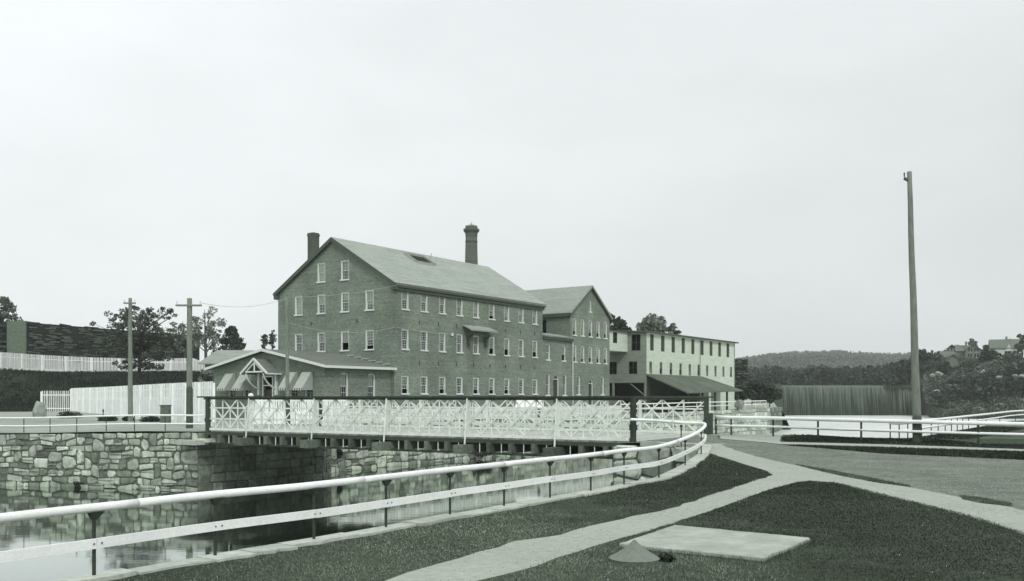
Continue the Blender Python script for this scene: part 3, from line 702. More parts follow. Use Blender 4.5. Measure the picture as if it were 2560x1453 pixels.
# ------------------------------------------------------------------ brick mill
ML, MW = 27.4, 17.2; ZE, ZR, ZG = 11.45, 16.6, -2.5
mill = empty('brick_mill', MP(ML/2, MW/2, ZG)); tag(mill, 'large gabled brick mill with three rows of white windows and a slate roof', 'mill')
O = mill.location.copy()
def sub(p, o_): p.location = p.location - o_ if p.parent else p.location
def bp(b, name, m, parent, smooth=False):        # build in world coordinates, then make it relative to the parent
    o = b.build(name, m, parent, smooth); o.location = Vector(b.o) - parent.location; return o
tl = [1.69 + 3.0 * i for i in range(9)]
rowsL = [(.24, 2.14), (4.78, 6.88), (8.85, 10.95)]
sg = [3.36 + 3.52 * i for i in range(4)]
b = MB(O)
holes = [rect(t, 1.1, z0, z1) for (z0, z1) in rowsL for t in tl]
wall_holes(b, lambda a, z: MP(a, 0, z), [(0, ZG - .3), (ML, ZG - .3), (ML, ZE), (0, ZE)], holes, .3, -E_S)
holes = [rect(s, 1.2, z0, z1) for (z0, z1) in rowsL[1:] for s in sg] + [rect(s, 1.2, 12.2, 14.3) for s in sg[1:3]]
wall_holes(b, lambda a, z: MP(0, a, z), [(0, ZG - .3), (MW, ZG - .3), (MW, ZE), (MW/2, ZR), (0, ZE)], holes, .3, -E_T)
b.poly([MP(ML, 0, ZG), MP(ML, MW, ZG), MP(ML, MW, ZE), MP(ML, MW/2, ZR), MP(ML, 0, ZE)]); b.poly([MP(0, MW, ZG), MP(ML, MW, ZG), MP(ML, MW, ZE), MP(0, MW, ZE)])
bp(b, 'wall', M['brick'], mill)
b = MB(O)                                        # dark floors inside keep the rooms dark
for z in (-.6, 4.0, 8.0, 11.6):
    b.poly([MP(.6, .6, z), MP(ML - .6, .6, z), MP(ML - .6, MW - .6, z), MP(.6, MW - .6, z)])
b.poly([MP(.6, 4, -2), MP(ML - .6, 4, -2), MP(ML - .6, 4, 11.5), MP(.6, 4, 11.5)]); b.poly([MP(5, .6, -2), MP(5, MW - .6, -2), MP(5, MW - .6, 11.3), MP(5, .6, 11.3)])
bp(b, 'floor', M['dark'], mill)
ov = .45; sl = (ZR - ZE) / (MW / 2)
for nm, s0, sgn in (('roof', -ov, 1), ('roof', MW + ov, -1)):
    e0 = MP(-.35, s0, ZE - sl * ov + .28); e1 = MP(ML + .3, s0, ZE - sl * ov + .28); r1 = MP(ML + .3, MW/2, ZR + .28); r0 = MP(-.35, MW/2, ZR + .28)
    roof_slab(nm, [e0, e1, r1, r0], .22, M['slate'], mill, O)
# cornice: stepped dark boards under the eaves and along the gable
b = MB(O)
b.bar(MP(-.3, -.16, ZE - .22), MP(ML + .25, -.16, ZE - .22), .34, .34); b.bar(MP(-.2, -.09, ZE - .55), MP(ML + .15, -.09, ZE - .55), .2, .3)
bp(b, 'cornice', M['darktrim'], mill)
b = MB(O)
for s0, s1 in ((-.4, MW/2), (MW + .4, MW/2)):
    za = ZE - sl * .4 + .03
    b.bar(MP(-.26, s0, za), MP(-.26, s1, ZR + .05), .22, .38, up=(0, 0, 1))
bp(b, 'gable_trim', M['darktrim'], mill)
b = MB(O)
b.box(MP(-.05, -.1, ZE - .45), E_T, E_S, (0,0,1), .25, .3, .22); b.box(MP(-.05, MW + .1, ZE - .45), E_T, E_S, (0,0,1), .25, .3, .22)
bp(b, 'cornice_return', M['darktrim'], mill)
opens = {(0, 0): .6, (0, 2): .6, (0, 4): .6, (0, 5): .55, (0, 6): .6, (1, 5): .8, (1, 6): .8, (1, 8): .7, (2, 5): .45}
shd = {(2, i): 1 for i in range(9)}
for r, (z0, z1) in enumerate(rowsL):
    for i, t_ in enumerate(tl):
        window(mill, MP(t_, .06, z0) - O, ANG_L, 1.1, z1 - z0, 3, 4 if r else 3, open_=opens.get((r, i), 0), shade=(wr.choice([.45, .8, .95, .5]) if r == 2 else wr.choice([0, 0, .2, .4])) if (r, i) not in opens else .4)
for r, (z0, z1) in enumerate(rowsL[1:] + [(12.2, 14.3)]):
    for i, s_ in enumerate(sg):
        if r == 2 and i in (0, 3): continue
        op = .9 if (r == 0 and i == 1) else (.45 if r == 0 and i == 0 else 0)
        window(mill, MP(.06, s_, z0) - O, ANG_G, 1.2, z1 - z0, 4, 3, open_=op, shade=(wr.choice([.1, .3, .5]) if r == 0 else wr.choice([.55, .75, .95, .95, .4])) if not op else .45)
for z in (7.75, 3.55):                            # iron tie-rod anchors
    for t_ in [3.9 + 3.1 * i for i in range(8)]:
        b = MB(MP(t_, -.02, z)); b.box(MP(t_, -.03, z), E_T, E_S, (0,0,1), .05, .03, .2); bp(b, 'tie_anchor', M['darktrim'], mill)
for s_ in (5.1, 11.9): b = MB(MP(-.02, s_, 8)); b.box(MP(-.03, s_, 7.9), E_S, E_T, (0,0,1), .08, .03, .18); bp(b, 'tie_anchor', M['darktrim'], mill)
# hood above the fifth and sixth windows with two brackets
b = MB(O); P = [MP(11.2, 0, 7.95), MP(16.3, 0, 7.95), MP(16.3, -1.15, 7.45), MP(11.2, -1.15, 7.45)]
b.hexa([p - Vector((0,0,.12)) for p in P], P); b.bar(MP(11.2, -1.15, 7.36), MP(16.3, -1.15, 7.36), .08, .16); bp(b, 'window_hood', M['slate'], mill)
for t_ in (12.1, 15.3):
    b = MB(O); b.box(MP(t_, -.2, 6.2), E_T, E_S, (0,0,1), .13, .18, .55); b.bar(MP(t_, -.1, 6.5), MP(t_, -.7, 6.9), .2, .2); bp(b, 'hood_bracket', M['darktrim'], mill)
# skylight, propped open
b = MB(O); sz = lambda s: ZE + sl * s + .28
for (t0, s0, t1, s1) in ((10.0, 5.6, 13.3, 5.6), (10.0, 7.4, 13.3, 7.4), (10.0, 5.6, 10.0, 7.4), (13.3, 5.6, 13.3, 7.4)):
    b.bar(MP(t0, s0, sz(s0) + .12), MP(t1, s1, sz(s1) + .12), .14, .3)
sk = bp(b, 'skylight', M['slate'], mill)
b = MB(O); b.poly([MP(10.1, 5.65, sz(5.65) + .1), MP(13.2, 5.65, sz(5.65) + .1), MP(13.2, 7.35, sz(7.35) + .1), MP(10.1, 7.35, sz(7.35) + .1)]); q = b.build('skylight_opening', M['dark'], sk); q.location = (0, 0, 0)
b = MB(); b.bar(MP(13.3, 5.7, sz(5.7) + .1) - O, MP(13.45, 5.5, sz(5.7) + 1.0) - O, .07, .07); b.bar(MP(13.4, 6.6, sz(6.6) + .1) - O, MP(13.6, 6.4, sz(6.6) + 1.0) - O, .07, .07); b.build('skylight_prop', M['slate'], sk)
# brick chimney on the hidden slope
p0 = at(783.5, 104.5, z=0); b = MB(O)
b.box((p0.x, p0.y, 15.1), E_T, E_S, (0,0,1), .45, .45, 3.0); b.box((p0.x, p0.y, 17.85), E_T, E_S, (0,0,1), .50, .50, .12); b.box((p0.x, p0.y, 18.02), E_T, E_S, (0,0,1), .44, .44, .05)
bp(b, 'chimney', M['sootbrick'], mill)

# tall round stack behind the mill
p0 = at(1178.5, 150, z=0); st = empty('smokestack', (p0.x, p0.y, -2.5)); tag(st, 'tall tapering brick smokestack rising behind the long mill roof', 'smokestack')
b = MB(); b.tube([(0, 0, 0), (0, 0, 16), (0, 0, 27.8)], [1.42, 1.2, .93], 20); b.build('shaft', M['sootbrick'], st, True)
b = MB(); b.tube([(0, 0, 27.0), (0, 0, 27.2)], [.99, .99], 20); b.tube([(0, 0, 27.8), (0, 0, 28.5), (0, 0, 28.8), (0, 0, 29.1)], [.93, 1.0, 1.26, 1.28], 20); b.tube([(0, 0, 29.1), (0, 0, 29.6)], [1.0, .96], 20); b.build('cap', M['sootbrick'], st)
b = MB(); b.tube([(0, 0, 29.4), (0, 0, 30.2)], .04, 5); b.bar((-.4, 0, 29.9), (.4, 0, 29.9), .05, .05); b.build('lightning_rod', M['iron'], st)

# ------------------------------------------------------------------ gabled wing and low link
WT0, WT1 = 33.95, 44.5; WD = 17; WZE, WZR = 10.95, 14.75
wing = empty('mill_wing', MP((WT0+WT1)/2, WD/2, ZG)); tag(wing, 'narrower brick wing whose gable faces the river beyond the mill', 'mill wing'); O = wing.location.copy()
wt = [WT0 + 1.15 + 2.06 * i for i in range(5)]
wh = [rect(t, .95, z0, z1, .3) for t in wt for (z0, z1) in ((4.5, 6.75), (8.0, 10.3))]
gh = [rect(WT0 + 2.2, 1.0, .2, 2.75), rect(WT0 + 8.6, 1.0, .2, 2.75), rect(WT0 + 5.4, 1.25, -1.2, 2.4, .62), rect((WT0+WT1)/2, .75, 11.35, 13.0)]
b = MB(O); mid = (WT0 + WT1) / 2
wall_holes(b, lambda a, z: MP(a, 0, z), [(WT0, ZG - .3), (WT1, ZG - .3), (WT1, WZE), (mid, WZR), (WT0, WZE)], wh + gh, .3, -E_S)
wall_holes(b, lambda a, z: MP(WT0, a, z), [(0, ZG), (WD, ZG), (WD, WZE), (0, WZE)], [rect(4.3, 1.3, 8.2, 10.2)], .3, -E_T)
b.poly([MP(WT1, 0, ZG), MP(WT1, WD, ZG), MP(WT1, WD, WZE), MP(WT1, 0, WZE)]); b.poly([MP(WT0, WD, ZG), MP(WT1, WD, ZG), MP(WT1, WD, WZE), MP(mid, WD, WZR), MP(WT0, WD, WZE)])
bp(b, 'wall', M['brick2'], wing)
b = MB(O)
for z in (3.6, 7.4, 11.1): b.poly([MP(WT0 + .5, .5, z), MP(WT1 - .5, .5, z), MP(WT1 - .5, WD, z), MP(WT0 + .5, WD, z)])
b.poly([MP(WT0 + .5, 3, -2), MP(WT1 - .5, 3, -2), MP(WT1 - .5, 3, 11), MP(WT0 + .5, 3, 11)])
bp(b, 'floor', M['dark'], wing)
wsl = (WZR - WZE) / (mid - WT0)
for t0, s_ in ((WT0 - .4, 1), (WT1 + .4, -1)):
    ze = WZE - wsl * .4 + .25
    roof_slab('roof', [MP(t0, -.35, ze), MP(mid, -.35, WZR + .25), MP(mid, WD, WZR + .25), MP(t0, WD, ze)], .2, M['slate2'], wing, O)
b = MB(O)
for t0 in (WT0 - .35, WT1 + .35): b.bar(MP(t0, -.24, WZE - wsl * .35 + .0), MP(mid, -.24, WZR + .02), .2, .34)
b.bar(MP(WT0 - .2, -.2, WZE - .3), MP(WT0 - .2, WD, WZE - .3), .3, .4)
bp(b, 'cornice', M['darktrim'], wing)
ops = {(0, 0): .7, (0, 1): .5, (0, 2): .7, (0, 3): .7, (0, 4): .65, (1, 0): .6, (1, 2): .6, (1, 3): .6, (1, 4): .6}
for i, t_ in enumerate(wt):
    for r, (z0, z1) in enumerate(((4.5, 6.75), (8.0, 10.3))):
        window(wing, MP(t_, .06, z0) - O, ANG_L, .95, z1 - z0, 3, 3, open_=ops.get((r, i), 0), arch=.3, shade=.42)
for t_ in (WT0 + 2.2, WT0 + 8.6): window(wing, MP(t_, .12, .2) - O, ANG_L, 1.0, 2.55, 3, 4, shade=0)
window(wing, MP(mid, .12, 11.35) - O, ANG_L, .75, 1.65, 2, 2, shade=.9)
window(wing, MP(WT0 + .12, 4.3, 8.2) - O, ANG_G, 1.3, 2.0, 2, 1, shade=0, m='shutter')
def arched_door(par, t_, z0, z1, w_, org):
    fr, sa, gl, shd_, sh = win_meshes(w_, z1 - z0, 2, 2, w_/2, m='trim')
    o = share('door_frame', fr, par, MP(t_, .12, z0) - org, ANG_L)
    b = MB(); b.box((-.02, .1, (z1 - z0 - w_/2)/2 - .1), (1,0,0), (0,1,0), (0,0,1), w_/2 - .13, .03, (z1 - z0 - w_/2)/2 - .12)
    b.box((0, .06, (z1 - z0 - w_/2)/2), (1,0,0), (0,1,0), (0,0,1), .03, .03, (z1 - z0 - w_/2)/2); b.build('door', M['woodshed'], o)
    b = MB(); b.bar((-w_/2, .1, z1 - z0 - w_/2), (w_/2, .1, z1 - z0 - w_/2), .06, .1); b.bar((0, .1, z1 - z0 - w_/2), (0, .1, z1 - z0 - .1), .04, .04, up=(1,0,0)); b.build('fanlight_bars', M['trim'], o)
arched_door(wing, WT0 + 5.4, -1.2, 2.4, 1.25, O)
b = MB(O); b.tube([MP(WT0 + .5, -.12, -2), MP(WT0 + .5, -.12, 7.2), MP(WT0 + .35, -.3, 7.5)], .07, 6); bp(b, 'downspout', M['trim'], wing)
LT0, LT1, LZ = ML + .02, WT0 - .02, 7.55
lk = empty('mill_link', MP(31, 4, ZG)); tag(lk, 'two-storey brick link with an arched door between mill and wing', 'link building'); O = lk.location.copy()
b = MB(O); lh = [rect(28.8, 1.0, 4.55, 6.6), rect(32.5, 1.0, 4.55, 6.6), rect(28.7, 1.05, .1, 2.9), rect(32.7, 1.05, .1, 2.9), rect(30.6, 1.35, -1.2, 2.9, .675)]
wall_holes(b, lambda a, z: MP(a, .03, z), [(LT0, ZG - .3), (LT1, ZG - .3), (LT1, LZ), (LT0, LZ)], lh, .3, -E_S)
b.poly([MP(LT0, 1.2, LZ + .02), MP(LT1, 1.2, LZ + .02), MP(LT1, 14, LZ + .02), MP(LT0, 14, LZ + .02)]); b.poly([MP(LT0, 14, ZG), MP(LT1, 14, ZG), MP(LT1, 14, LZ), MP(LT0, 14, LZ)])
bp(b, 'wall', M['brick2'], lk)
roof_slab('roof', [MP(LT0, -.45, LZ + .12), MP(LT1 + .5, -.45, LZ + .12), MP(LT1, 1.6, LZ + .6), MP(LT0, 1.6, LZ + .6)], .16, M['slate2'], lk, O)
b = MB(O); b.bar(MP(LT0, -.2, LZ - .18), MP(LT1 + .4, -.2, LZ - .18), .3, .3); bp(b, 'cornice', M['darktrim'], lk)
b = MB(O); b.poly([MP(LT0, 2.5, -2), MP(LT1, 2.5, -2), MP(LT1, 2.5, 7), MP(LT0, 2.5, 7)]); bp(b, 'floor', M['dark'], lk)
window(lk, MP(28.8, .15, 4.55) - O, ANG_L, 1.0, 2.05, 3, 3, shade=0); window(lk, MP(32.5, .15, 4.55) - O, ANG_L, 1.0, 2.05, 3, 3, open_=.9, shade=.45)
for t_ in (28.7, 32.7): window(lk, MP(t_, .15, .1) - O, ANG_L, 1.05, 2.8, 3, 4, shade=0)
arched_door(lk, 30.6, -1.2, 2.9, 1.35, O)

# ------------------------------------------------------------------ office in front of the gable
OT, OS0, OSW, OZ, OR_ = -9.1, .4, 16.1, 2.85, 4.45
off = empty('mill_office', MP(OT/2, 8, ZG)); tag(off, 'low brick office with a white gabled door porch and four awnings', 'office building'); O = off.location.copy()
k_s = lambda u: ((-17.4 - 87.7 * ((u - 1280) / FPX)) / (.82 + .572 * ((u - 1280) / FPX))) + OS0      # s of a picture column on the front wall
fr_w = [k_s(u) for u in (578, 616, 733, 771)]
sd_w = [OT + (MC.x * 0 + t) for t in (2.55, 6.3)]
b = MB(O); ds = k_s(670); smid = OS0 + OSW/2
wall_holes(b, lambda a, z: MP(OT, a, z), [(OS0, ZG - .3), (OS0 + OSW, ZG - .3), (OS0 + OSW, OZ), (smid, OR_), (OS0, OZ)], [rect(s_, 1.2, -.25, 2.1) for s_ in fr_w] + [rect(ds, 1.35, -1.9, 1.95)], .3, -E_T)
wall_holes(b, lambda a, z: MP(a, OS0, z), [(OT, ZG - .3), (0, ZG - .3), (0, OZ), (OT, OZ)], [rect(t_, 1.15, -.3, 2.3, .25) for t_ in sd_w], .3, -E_S)
b.poly([MP(OT, OS0 + OSW, ZG), MP(0, OS0 + OSW, ZG), MP(0, OS0 + OSW, OZ), MP(OT, OS0 + OSW, OZ)])
bp(b, 'wall', M['brick3'], off)
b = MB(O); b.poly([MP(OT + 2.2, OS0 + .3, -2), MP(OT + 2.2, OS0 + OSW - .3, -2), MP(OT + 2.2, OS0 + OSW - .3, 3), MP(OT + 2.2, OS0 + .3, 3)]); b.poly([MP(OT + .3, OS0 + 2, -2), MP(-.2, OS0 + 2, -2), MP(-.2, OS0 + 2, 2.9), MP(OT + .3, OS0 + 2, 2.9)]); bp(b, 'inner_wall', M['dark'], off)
osl = (OR_ - OZ) / (OSW / 2)
for s0 in (OS0 - .7, OS0 + OSW + .7):
    ze = OZ - osl * .7 + .2
    roof_slab('roof', [MP(OT - .6, s0, ze), MP(-.05, s0, ze), MP(-.05, smid, OR_ + .2), MP(OT - .6, smid, OR_ + .2)], .14, M['officeroof'], off, O)
b = MB(O)
for s0 in (OS0 - .7, OS0 + OSW + .7): b.bar(MP(OT - .65, s0, OZ - osl * .7 + .1), MP(OT - .65, smid, OR_ + .1), .1, .24)
b.bar(MP(OT - .6, OS0 - .76, OZ - osl * .7 + .08), MP(-.02, OS0 - .76, OZ - osl * .7 + .08), .12, .24)
bp(b, 'eave_board', M['trim'], off)
for i in range(6):                                # stepped lead flashing where the roof meets the mill wall
    s_ = OS0 + .6 + 1.0 * i; z = OZ + osl * (s_ - OS0) + .34
    b = MB(MP(-.04, s_, z)); b.box(MP(-.05, s_, z), E_S, E_T, (0,0,1), .5, .03, .06); bp(b, 'flashing', M['awn'], off)
for s_ in fr_w: window(off, MP(OT + .12, s_, -.25) - O, ANG_G, 1.2, 2.35, 2, 2, shade=.3)
for t_ in sd_w: window(off, MP(t_, OS0 + .12, -.3) - O, ANG_L, 1.15, 2.6, 3, 2, arch=.25, shade=.52)
b = MB(O); b.box(MP(OT + .15, ds, -.6), E_S, E_T, (0,0,1), .6, .03, 1.3); dr = bp(b, 'door', M['woodshed'], off)
b = MB(O)
for q in (-.72, .72): b.box(MP(OT - .02, ds + q, 0), E_S, E_T, (0,0,1), .07, .06, 1.95)
b.box(MP(OT - .02, ds, 1.98), E_S, E_T, (0,0,1), .8, .06, .07); b.box(MP(OT - .02, ds, 1.1), E_S, E_T, (0,0,1), .64, .05, .05); bp(b, 'door_frame', M['trim'], off)
# porch
T1 = OT - 1.75; hw = 1.9; ze, zr = 2.25, 3.65
for sg_ in (-1, 1): roof_slab('porch_roof', [MP(T1, ds + sg_ * hw, ze), MP(OT, ds + sg_ * hw, ze), MP(OT, ds, zr), MP(T1, ds, zr)], .08, M['officeroof'], off, O)
b = MB(O)
for sg_ in (-1, 1): b.bar(MP(T1 - .04, ds + sg_ * (hw + .05), ze - .05), MP(T1 - .04, ds, zr), .1, .2)
b.bar(MP(T1 + .06, ds - 1.3, ze + .15), MP(T1 + .06, ds + 1.3, ze + .15), .1, .14); b.bar(MP(T1 + .06, ds, ze + .15), MP(T1 + .06, ds, zr - .2), .1, .12, up=(1,0,0))
for sg_ in (-1, 1): b.bar(MP(T1 + .06, ds + sg_ * 1.15, ze + .2), MP(T1 + .06, ds, zr - .35), .08, .1); b.bar(MP(T1, ds + sg_ * (hw + .04), ze - .05), MP(OT, ds + sg_ * (hw + .04), ze - .05), .06, .14)
bp(b, 'porch_gable', M['trim'], off)
for sg_ in (-1, 1):
    b = MB(O); P = [MP(T1 + .1, ds + sg_ * 1.25, ze)]
    for q in range(1, 7):
        f = q / 6; P.append(MP(T1 + .1 + 1.6 * (1 - math.cos(f * math.pi / 2)) , ds + sg_ * 1.25, ze - 1.5 * math.sin(f * math.pi / 2) * f ** .3))
    b.tube(P, .09, 6); bp(b, 'porch_brace', M['trim'], off)
    b = MB(O); b.box(MP(OT - .1, ds + sg_ * 1.25, 1.2), E_S, E_T, (0,0,1), .11, .1, 1.05); bp(b, 'pilaster', M['trim'], off)
for s_ in fr_w:
    a = empty('tmp'); bpy.data.objects.remove(a)
    b = MB(O); zt, zb_, pr = 2.35, .82, 1.35; h_ = .62
    P = [MP(OT - .02, s_ - h_, zt), MP(OT - .02, s_ + h_, zt), MP(OT - .25, s_ + h_, zt - .04), MP(OT - .25, s_ - h_, zt - .04)]
    b.hexa([p - Vector((0,0,.02)) for p in P], P)
    P = [MP(OT - .25, s_ - h_, zt - .04), MP(OT - .25, s_ + h_, zt - .04), MP(OT - pr, s_ + h_, zb_), MP(OT - pr, s_ - h_, zb_)]
    b.hexa([p - Vector((0,0,.02)) for p in P], P); aw = bp(b, 'awning', M['awn'], off)
    b = MB(O)
    for g_ in (-h_ - .01, h_ + .01):
        b.poly([MP(OT - .02, s_ + g_, zt), MP(OT - .25, s_ + g_, zt - .04), MP(OT - pr, s_ + g_, zb_), MP(OT - pr, s_ + g_, zb_ - .2), MP(OT - .02, s_ + g_, zb_ - .2)])
    b.poly([MP(OT - pr - .01, s_ - h_, zb_), MP(OT - pr - .01, s_ + h_, zb_), MP(OT - pr - .01, s_ + h_, zb_ - .22), MP(OT - pr - .01, s_ - h_, zb_ - .22)])
    q = b.build('awning_valance', M['stripe'], aw); q.location = (0, 0, 0)

# ------------------------------------------------------------------ pale wooden mill
CT0, CT1, CZE = 55.5, 90.4, 9.75
wm = empty('wooden_mill', MP(73, 4, ZG)); tag(wm, 'long pale clapboard mill with dark shutters at the far right of the mill row', 'wooden mill'); O = wm.location.copy()
b = MB(O); up_t = [57.6 + 3.72 * i for i in range(9)]; lo_t = [57.2 + 3.52 * i for i in range(10)]
up_h = [rect(t_, 1.25, 6.95, 9.4) for t_ in up_t]; lo_h = [rect(t_, .95, 3.45, 5.3) for t_ in lo_t]
wall_holes(b, lambda a, z: MP(a, 0, z), [(CT0, ZG), (CT1, ZG), (CT1, CZE), (CT0, CZE)], up_h + lo_h, .2, -E_S)
b.poly([MP(CT1, 0, ZG), MP(CT1, 12, ZG), MP(CT1, 12, CZE), MP(CT1, 0, CZE)]); b.poly([MP(CT0, 12, ZG), MP(CT1, 12, ZG), MP(CT1, 12, CZE), MP(CT0, 12, CZE)])
bp(b, 'wall', M['clap'], wm)
b = MB(O)
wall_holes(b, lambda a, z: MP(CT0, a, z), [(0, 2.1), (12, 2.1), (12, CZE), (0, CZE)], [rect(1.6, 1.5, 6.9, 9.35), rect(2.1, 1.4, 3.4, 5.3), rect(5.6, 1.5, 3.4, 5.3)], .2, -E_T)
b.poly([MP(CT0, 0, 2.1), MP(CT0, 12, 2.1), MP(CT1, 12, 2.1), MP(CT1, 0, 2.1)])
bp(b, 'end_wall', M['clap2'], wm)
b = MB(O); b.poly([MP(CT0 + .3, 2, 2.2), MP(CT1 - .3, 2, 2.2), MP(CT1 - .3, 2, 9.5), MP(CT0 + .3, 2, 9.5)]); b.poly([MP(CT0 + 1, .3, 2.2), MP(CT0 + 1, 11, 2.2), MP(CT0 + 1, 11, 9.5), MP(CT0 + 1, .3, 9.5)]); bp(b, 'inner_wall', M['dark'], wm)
b = MB(O); P = [MP(CT0 - .4, -.6, CZE + .02), MP(CT1 + .6, -.6, CZE + .02), MP(CT1 + .6, 12.5, CZE + .75), MP(CT0 - .4, 12.5, CZE + .75)]
b.hexa([p - Vector((0,0,.22)) for p in P], P); bp(b, 'roof', M['darktrim'], wm)
def cwin(par, t_, z0, z1, w_, col, mid_=True):
    b = MB(); X, Y, Z = (1,0,0), (0,1,0), (0,0,1); h = z1 - z0
    for q in (-w_/2 + .04, w_/2 - .04): b.box((q, 0, h/2), X, Y, Z, .04, .05, h/2)
    b.box((0, 0, .04), X, Y, Z, w_/2 - .08, .05, .04); b.box((0, 0, h - .04), X, Y, Z, w_/2 - .08, .05, .04); b.box((0, 0, h/2), X, Y, Z, w_/2 - .08, .05, .03)
    if mid_: b.box((0, 0, h/2), X, Y, Z, .03, .045, h/2 - .08)
    return b.mesh('window_frame', col)
m1 = cwin(wm, 0, 6.95, 9.4, 1.25, M['shutter']); m2 = cwin(wm, 0, 3.45, 5.3, .95, M['clap2'], False)
g1 = MB(); g1.poly([(-.55, 0, .05), (.55, 0, .05), (.55, 0, 2.4), (-.55, 0, 2.4)]); g1 = g1.mesh('pane', M['glass'])
g2 = MB(); g2.poly([(-.42, 0, .9), (.42, 0, .9), (.42, 0, 1.8), (-.42, 0, 1.8)]); g2 = g2.mesh('pane', M['glass'])
s1 = MB(); s1.box((-.33, 0, 1.2), (1,0,0), (0,1,0), (0,0,1), .2, .02, 1.15); s1 = s1.mesh('shutter', M['shutter'])
c2 = MB(); c2.poly([(-.4, 0, 0), (.4, 0, 0), (.4, 0, 1), (-.4, 0, 1)]); c2 = c2.mesh('shade', M['clap2'])
for t_ in up_t:
    q = share('window', m1, wm, MP(t_, .08, 6.95) - O, ANG_L); share('pane', g1, q, (0, .05, 0)); share('shutter', s1, q, (0, -.03, 0)); share('shutter', s1, q, (.66, -.03, 0))
for i, t_ in enumerate(lo_t):
    q = share('window', m2, wm, MP(t_, .08, 3.45) - O, ANG_L); share('pane', g2, q, (0, .05, 0))
    z_ = .05 if i in (0, 4, 6, 7, 8) else .85
    k = share('shade', c2, q, (0, .1, z_)); k.scale.z = 1.78 - z_
for s_, z0, z1, w_ in ((1.6, 6.9, 9.35, 1.5), (2.1, 3.4, 5.3, 1.4), (5.6, 3.4, 5.3, 1.5)):
    q = share('window', cwin(wm, 0, z0, z1, w_, M['shutter']), wm, MP(CT0 + .08, s_, z0) - O, ANG_G)
for t_, dx in ((CT0, .07), (CT1, -.07)):
    b = MB(O); b.box(MP(t_ + dx, -.04, 5.9), E_T, E_S, (0,0,1), .09, .05, 3.8); bp(b, 'corner_board', M['clap2'], wm)
b = MB(O); b.tube([MP(75.2, -.1, 2.5), MP(75.2, -.1, 9.5)], .05, 5); bp(b, 'downspout', M['clap2'], wm)
b = MB(O); b.box(MP(66, -.06, .35), E_T, E_S, (0,0,1), 10.3, .03, 2.85); bp(b, 'lean_to_shade_panel', M['woodshed'], wm)  # dark panel added over the clapboard, standing in for lean-to shade
b = MB(O); b.box(MP(60, 6, -.3), E_T, E_S, (0,0,1), .1, 5.8, 2.35); b.box(MP(57.6, 11.7, -.3), E_T, E_S, (0,0,1), 2.2, .1, 2.35); bp(b, 'undercroft_shade_panel', M['woodshed'], wm)  # dark panels added inside so the undercroft looks unlit
# undercroft posts and brace
for s_ in (0.1, 5.5, 11): b = MB(O); b.box(MP(CT0 + .15, s_, -.3), E_T, E_S, (0,0,1), .14, .14, 2.4); bp(b, 'undercroft_post', M['clap2'], wm)
b = MB(O); b.bar(MP(CT0 + .1, 2.6, 2.0), MP(CT0 + .1, .2, .2), .12, .12); bp(b, 'undercroft_brace', M['clap2'], wm)
# lean-to
b = MB(O); P = [MP(55.5, -.02, 3.4), MP(76, -.02, 3.4), Vector((37.5, 153.2, 1.06)), Vector((25.4, 136.7, .64))]
b.hexa([p - Vector((0,0,.18)) for p in P], P); ln = bp(b, 'lean_to_roof', M['leanroof'], wm)
for k, f in enumerate((.06, .3, .52, .74, .95)):
    q = P[3].lerp(P[2], f); q = q + (P[0] - P[3]).normalized() * .5
    b = MB(O); z_ = q.z - .25; b.box((q.x, q.y, (z_ - 2.5)/2), E_T, E_S, (0,0,1), .13, .13, (z_ + 2.5)/2); bp(b, 'lean_to_post', M['woodshed'], wm)
for f0, f1, dpt in ((.60, .76, .35), (.80, .98, .35)):
    a = P[3].lerp(P[2], f0); c = P[3].lerp(P[2], f1); i_ = (P[0] - P[3]).normalized() * 4; i_.z = 0
    b = MB(O); b.poly([a + i_ + Vector((0,0,-3.4)), c + i_ + Vector((0,0,-3.4)), c + i_, a + i_]); bp(b, 'lean_to_back_wall', M['clap'], wm)
# overhead passage from the wing
ps = empty('covered_passage', MP(50, 4.5, 6.7)); tag(ps, 'pale raised covered passage joining brick wing and wooden mill', 'passage'); O2 = ps.location.copy()
b = MB(O2); wall_holes(b, lambda a, z: MP(a, 3.0, z), [(WT1 + .02, 6.75), (CT0 - .03, 6.75), (CT0 - .03, 9.6), (WT1 + .02, 9.6)], [rect(51.6, 1.3, 7.9, 9.5)], .2, -E_S)
b.poly([MP(WT1, 3, 6.75), MP(CT0 - .03, 3, 6.75), MP(CT0 - .03, 6, 6.75), MP(WT1, 6, 6.75)]); b.poly([MP(WT1, 6, 6.75), MP(CT0 - .03, 6, 6.75), MP(CT0 - .03, 6, 9.6), MP(WT1, 6, 9.6)]); bp(b, 'wall', M['clap'], ps)
b = MB(O2); P = [MP(WT1 + .02, 2.7, 9.62), MP(CT0 - .45, 2.7, 9.62), MP(CT0 - .45, 6.3, 9.9), MP(WT1 + .02, 6.3, 9.9)]; b.hexa(P, [p + Vector((0,0,.16)) for p in P]); bp(b, 'roof', M['darktrim'], ps)
q = share('window', cwin(ps, 0, 7.9, 9.5, 1.3, M['shutter']), ps, MP(51.6, 3.08, 7.9) - O2, ANG_L)
b = MB(O2); b.poly([MP(50.9, 3.3, 7.8), MP(52.3, 3.3, 7.8), MP(52.3, 3.3, 9.55), MP(50.9, 3.3, 9.55)]); bp(b, 'inner_wall', M['dark'], ps)
